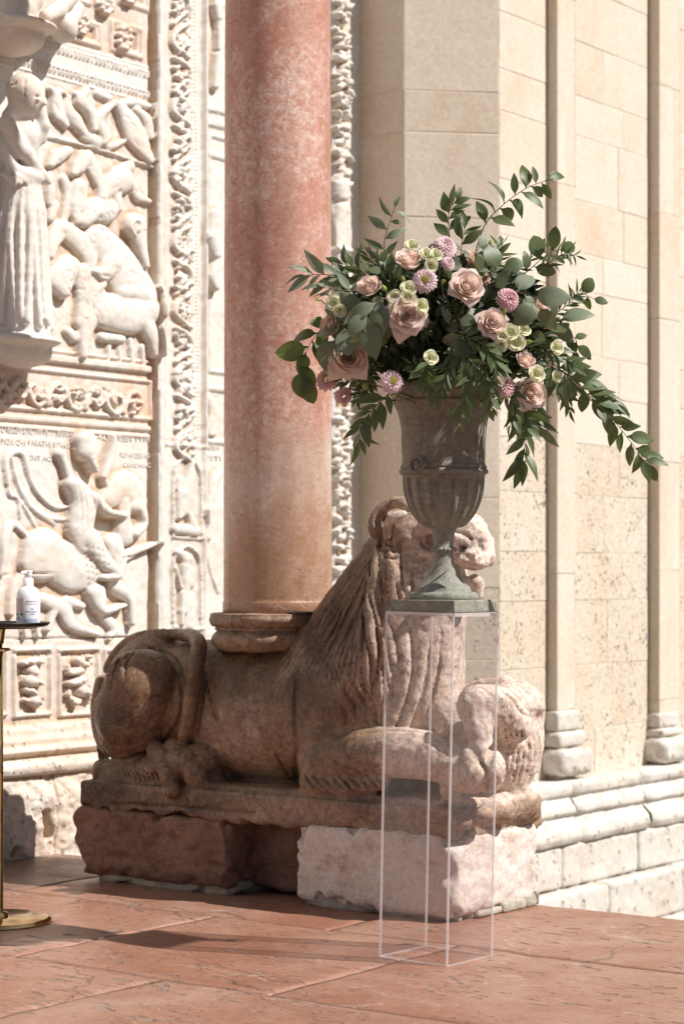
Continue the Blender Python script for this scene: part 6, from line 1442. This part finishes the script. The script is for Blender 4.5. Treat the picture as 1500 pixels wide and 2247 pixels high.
br('fine sprig arching from the centre to the right rim', [(1000, 760, -.2), (1040, 800, -.24), (1070, 850, -.23), (1080, 900, -.2)], 'small', 42, 24, FN, 42, hang=.2, **FS)
br('fine sprig beside the bright pink dahlia', [(1040, 740, -.22), (1080, 780, -.24), (1090, 820, -.24), (1062, 905, -.2)], 'small', 42, 22, FN, 42, hang=.2, **FS)
br('fine sprig across the middle towards the cream cluster', [(990, 730, -.2), (1040, 745, -.23), (1075, 770, -.24), (1096, 806, -.23)], 'small', 38, 22, FN, 45, hang=.1, **FS)
br('fine sprig left of the glossy shoot', [(960, 840, -.12), (930, 815, -.18), (905, 800, -.18)], 'small', 36, 14, FN, 45, **FS)
br('fine green sprig at the right above the hanging branch', [(1060, 830, -.1), (1110, 862, -.16), (1130, 900, -.16), (1120, 930, -.15)], 'lance', 46, 18, K, 42, hang=.2, **FS)
br('fine sprig drooping between pink rose and long branch', [(1180, 800, -.06), (1236, 856, -.1), (1250, 900, -.1)], 'lance', 44, 10, K, 40, hang=.2, **FS)

# --- dense filler greenery inside the bouquet: nobody could count it
v, f = [], []; rr = random.Random(77); m = UY / F
base = LEAF['lance'][1]; bv = [x.co.copy() for x in base.vertices]; bf = [tuple(p.vertices) for p in base.polygons]
for i in range(3300):
    while True:
        a, b, c = rr.uniform(-1, 1), rr.uniform(-1, 1), rr.uniform(-1, 1)
        if a * a + b * b + c * c < 1: break
    px, py = 978 + 235 * a, 712 + 146 * b + 18 * a * a; p = B(px, py, -.01 + .2 * c)
    if py > 850: continue
    x = (p - MOUTH).normalized() + Vector((rr.gauss(0, .5), rr.gauss(0, .5), rr.gauss(0, .5))); A = orient(x, Vector((rr.gauss(0, .6), rr.gauss(-.5, .6), .5 + rr.gauss(0, .6))))
    s = rr.uniform(26, 52) * m; k = len(v); v += [p + A @ (q_ * s) for q_ in bv]; f += [tuple(z + k for z in q_) for q_ in bf]
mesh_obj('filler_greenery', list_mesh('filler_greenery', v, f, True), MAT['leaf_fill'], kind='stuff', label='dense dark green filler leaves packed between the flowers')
# floral foam block inside the urn that holds the stems
me = lathe('floral_foam', [(.001, 0), (98 * m, 0), (104 * m, .03), (90 * m, .05), (50 * m, .062), (.001, .066)], 32, cap=False)
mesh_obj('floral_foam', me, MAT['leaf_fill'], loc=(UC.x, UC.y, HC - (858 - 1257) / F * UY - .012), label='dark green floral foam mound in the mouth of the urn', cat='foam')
# --- a leaf dropped on the paving
g = G(902, 2071, .004); lf = mesh_obj('fallen_leaf', LEAF['lance'][0].copy(), MAT['leaf_silver'], loc=(g.x - .027, g.y, .013), rot=(0, 0, .1), label='single green leaf lying on the paving inside the stand', cat='leaf'); lf.scale = (.052,) * 3
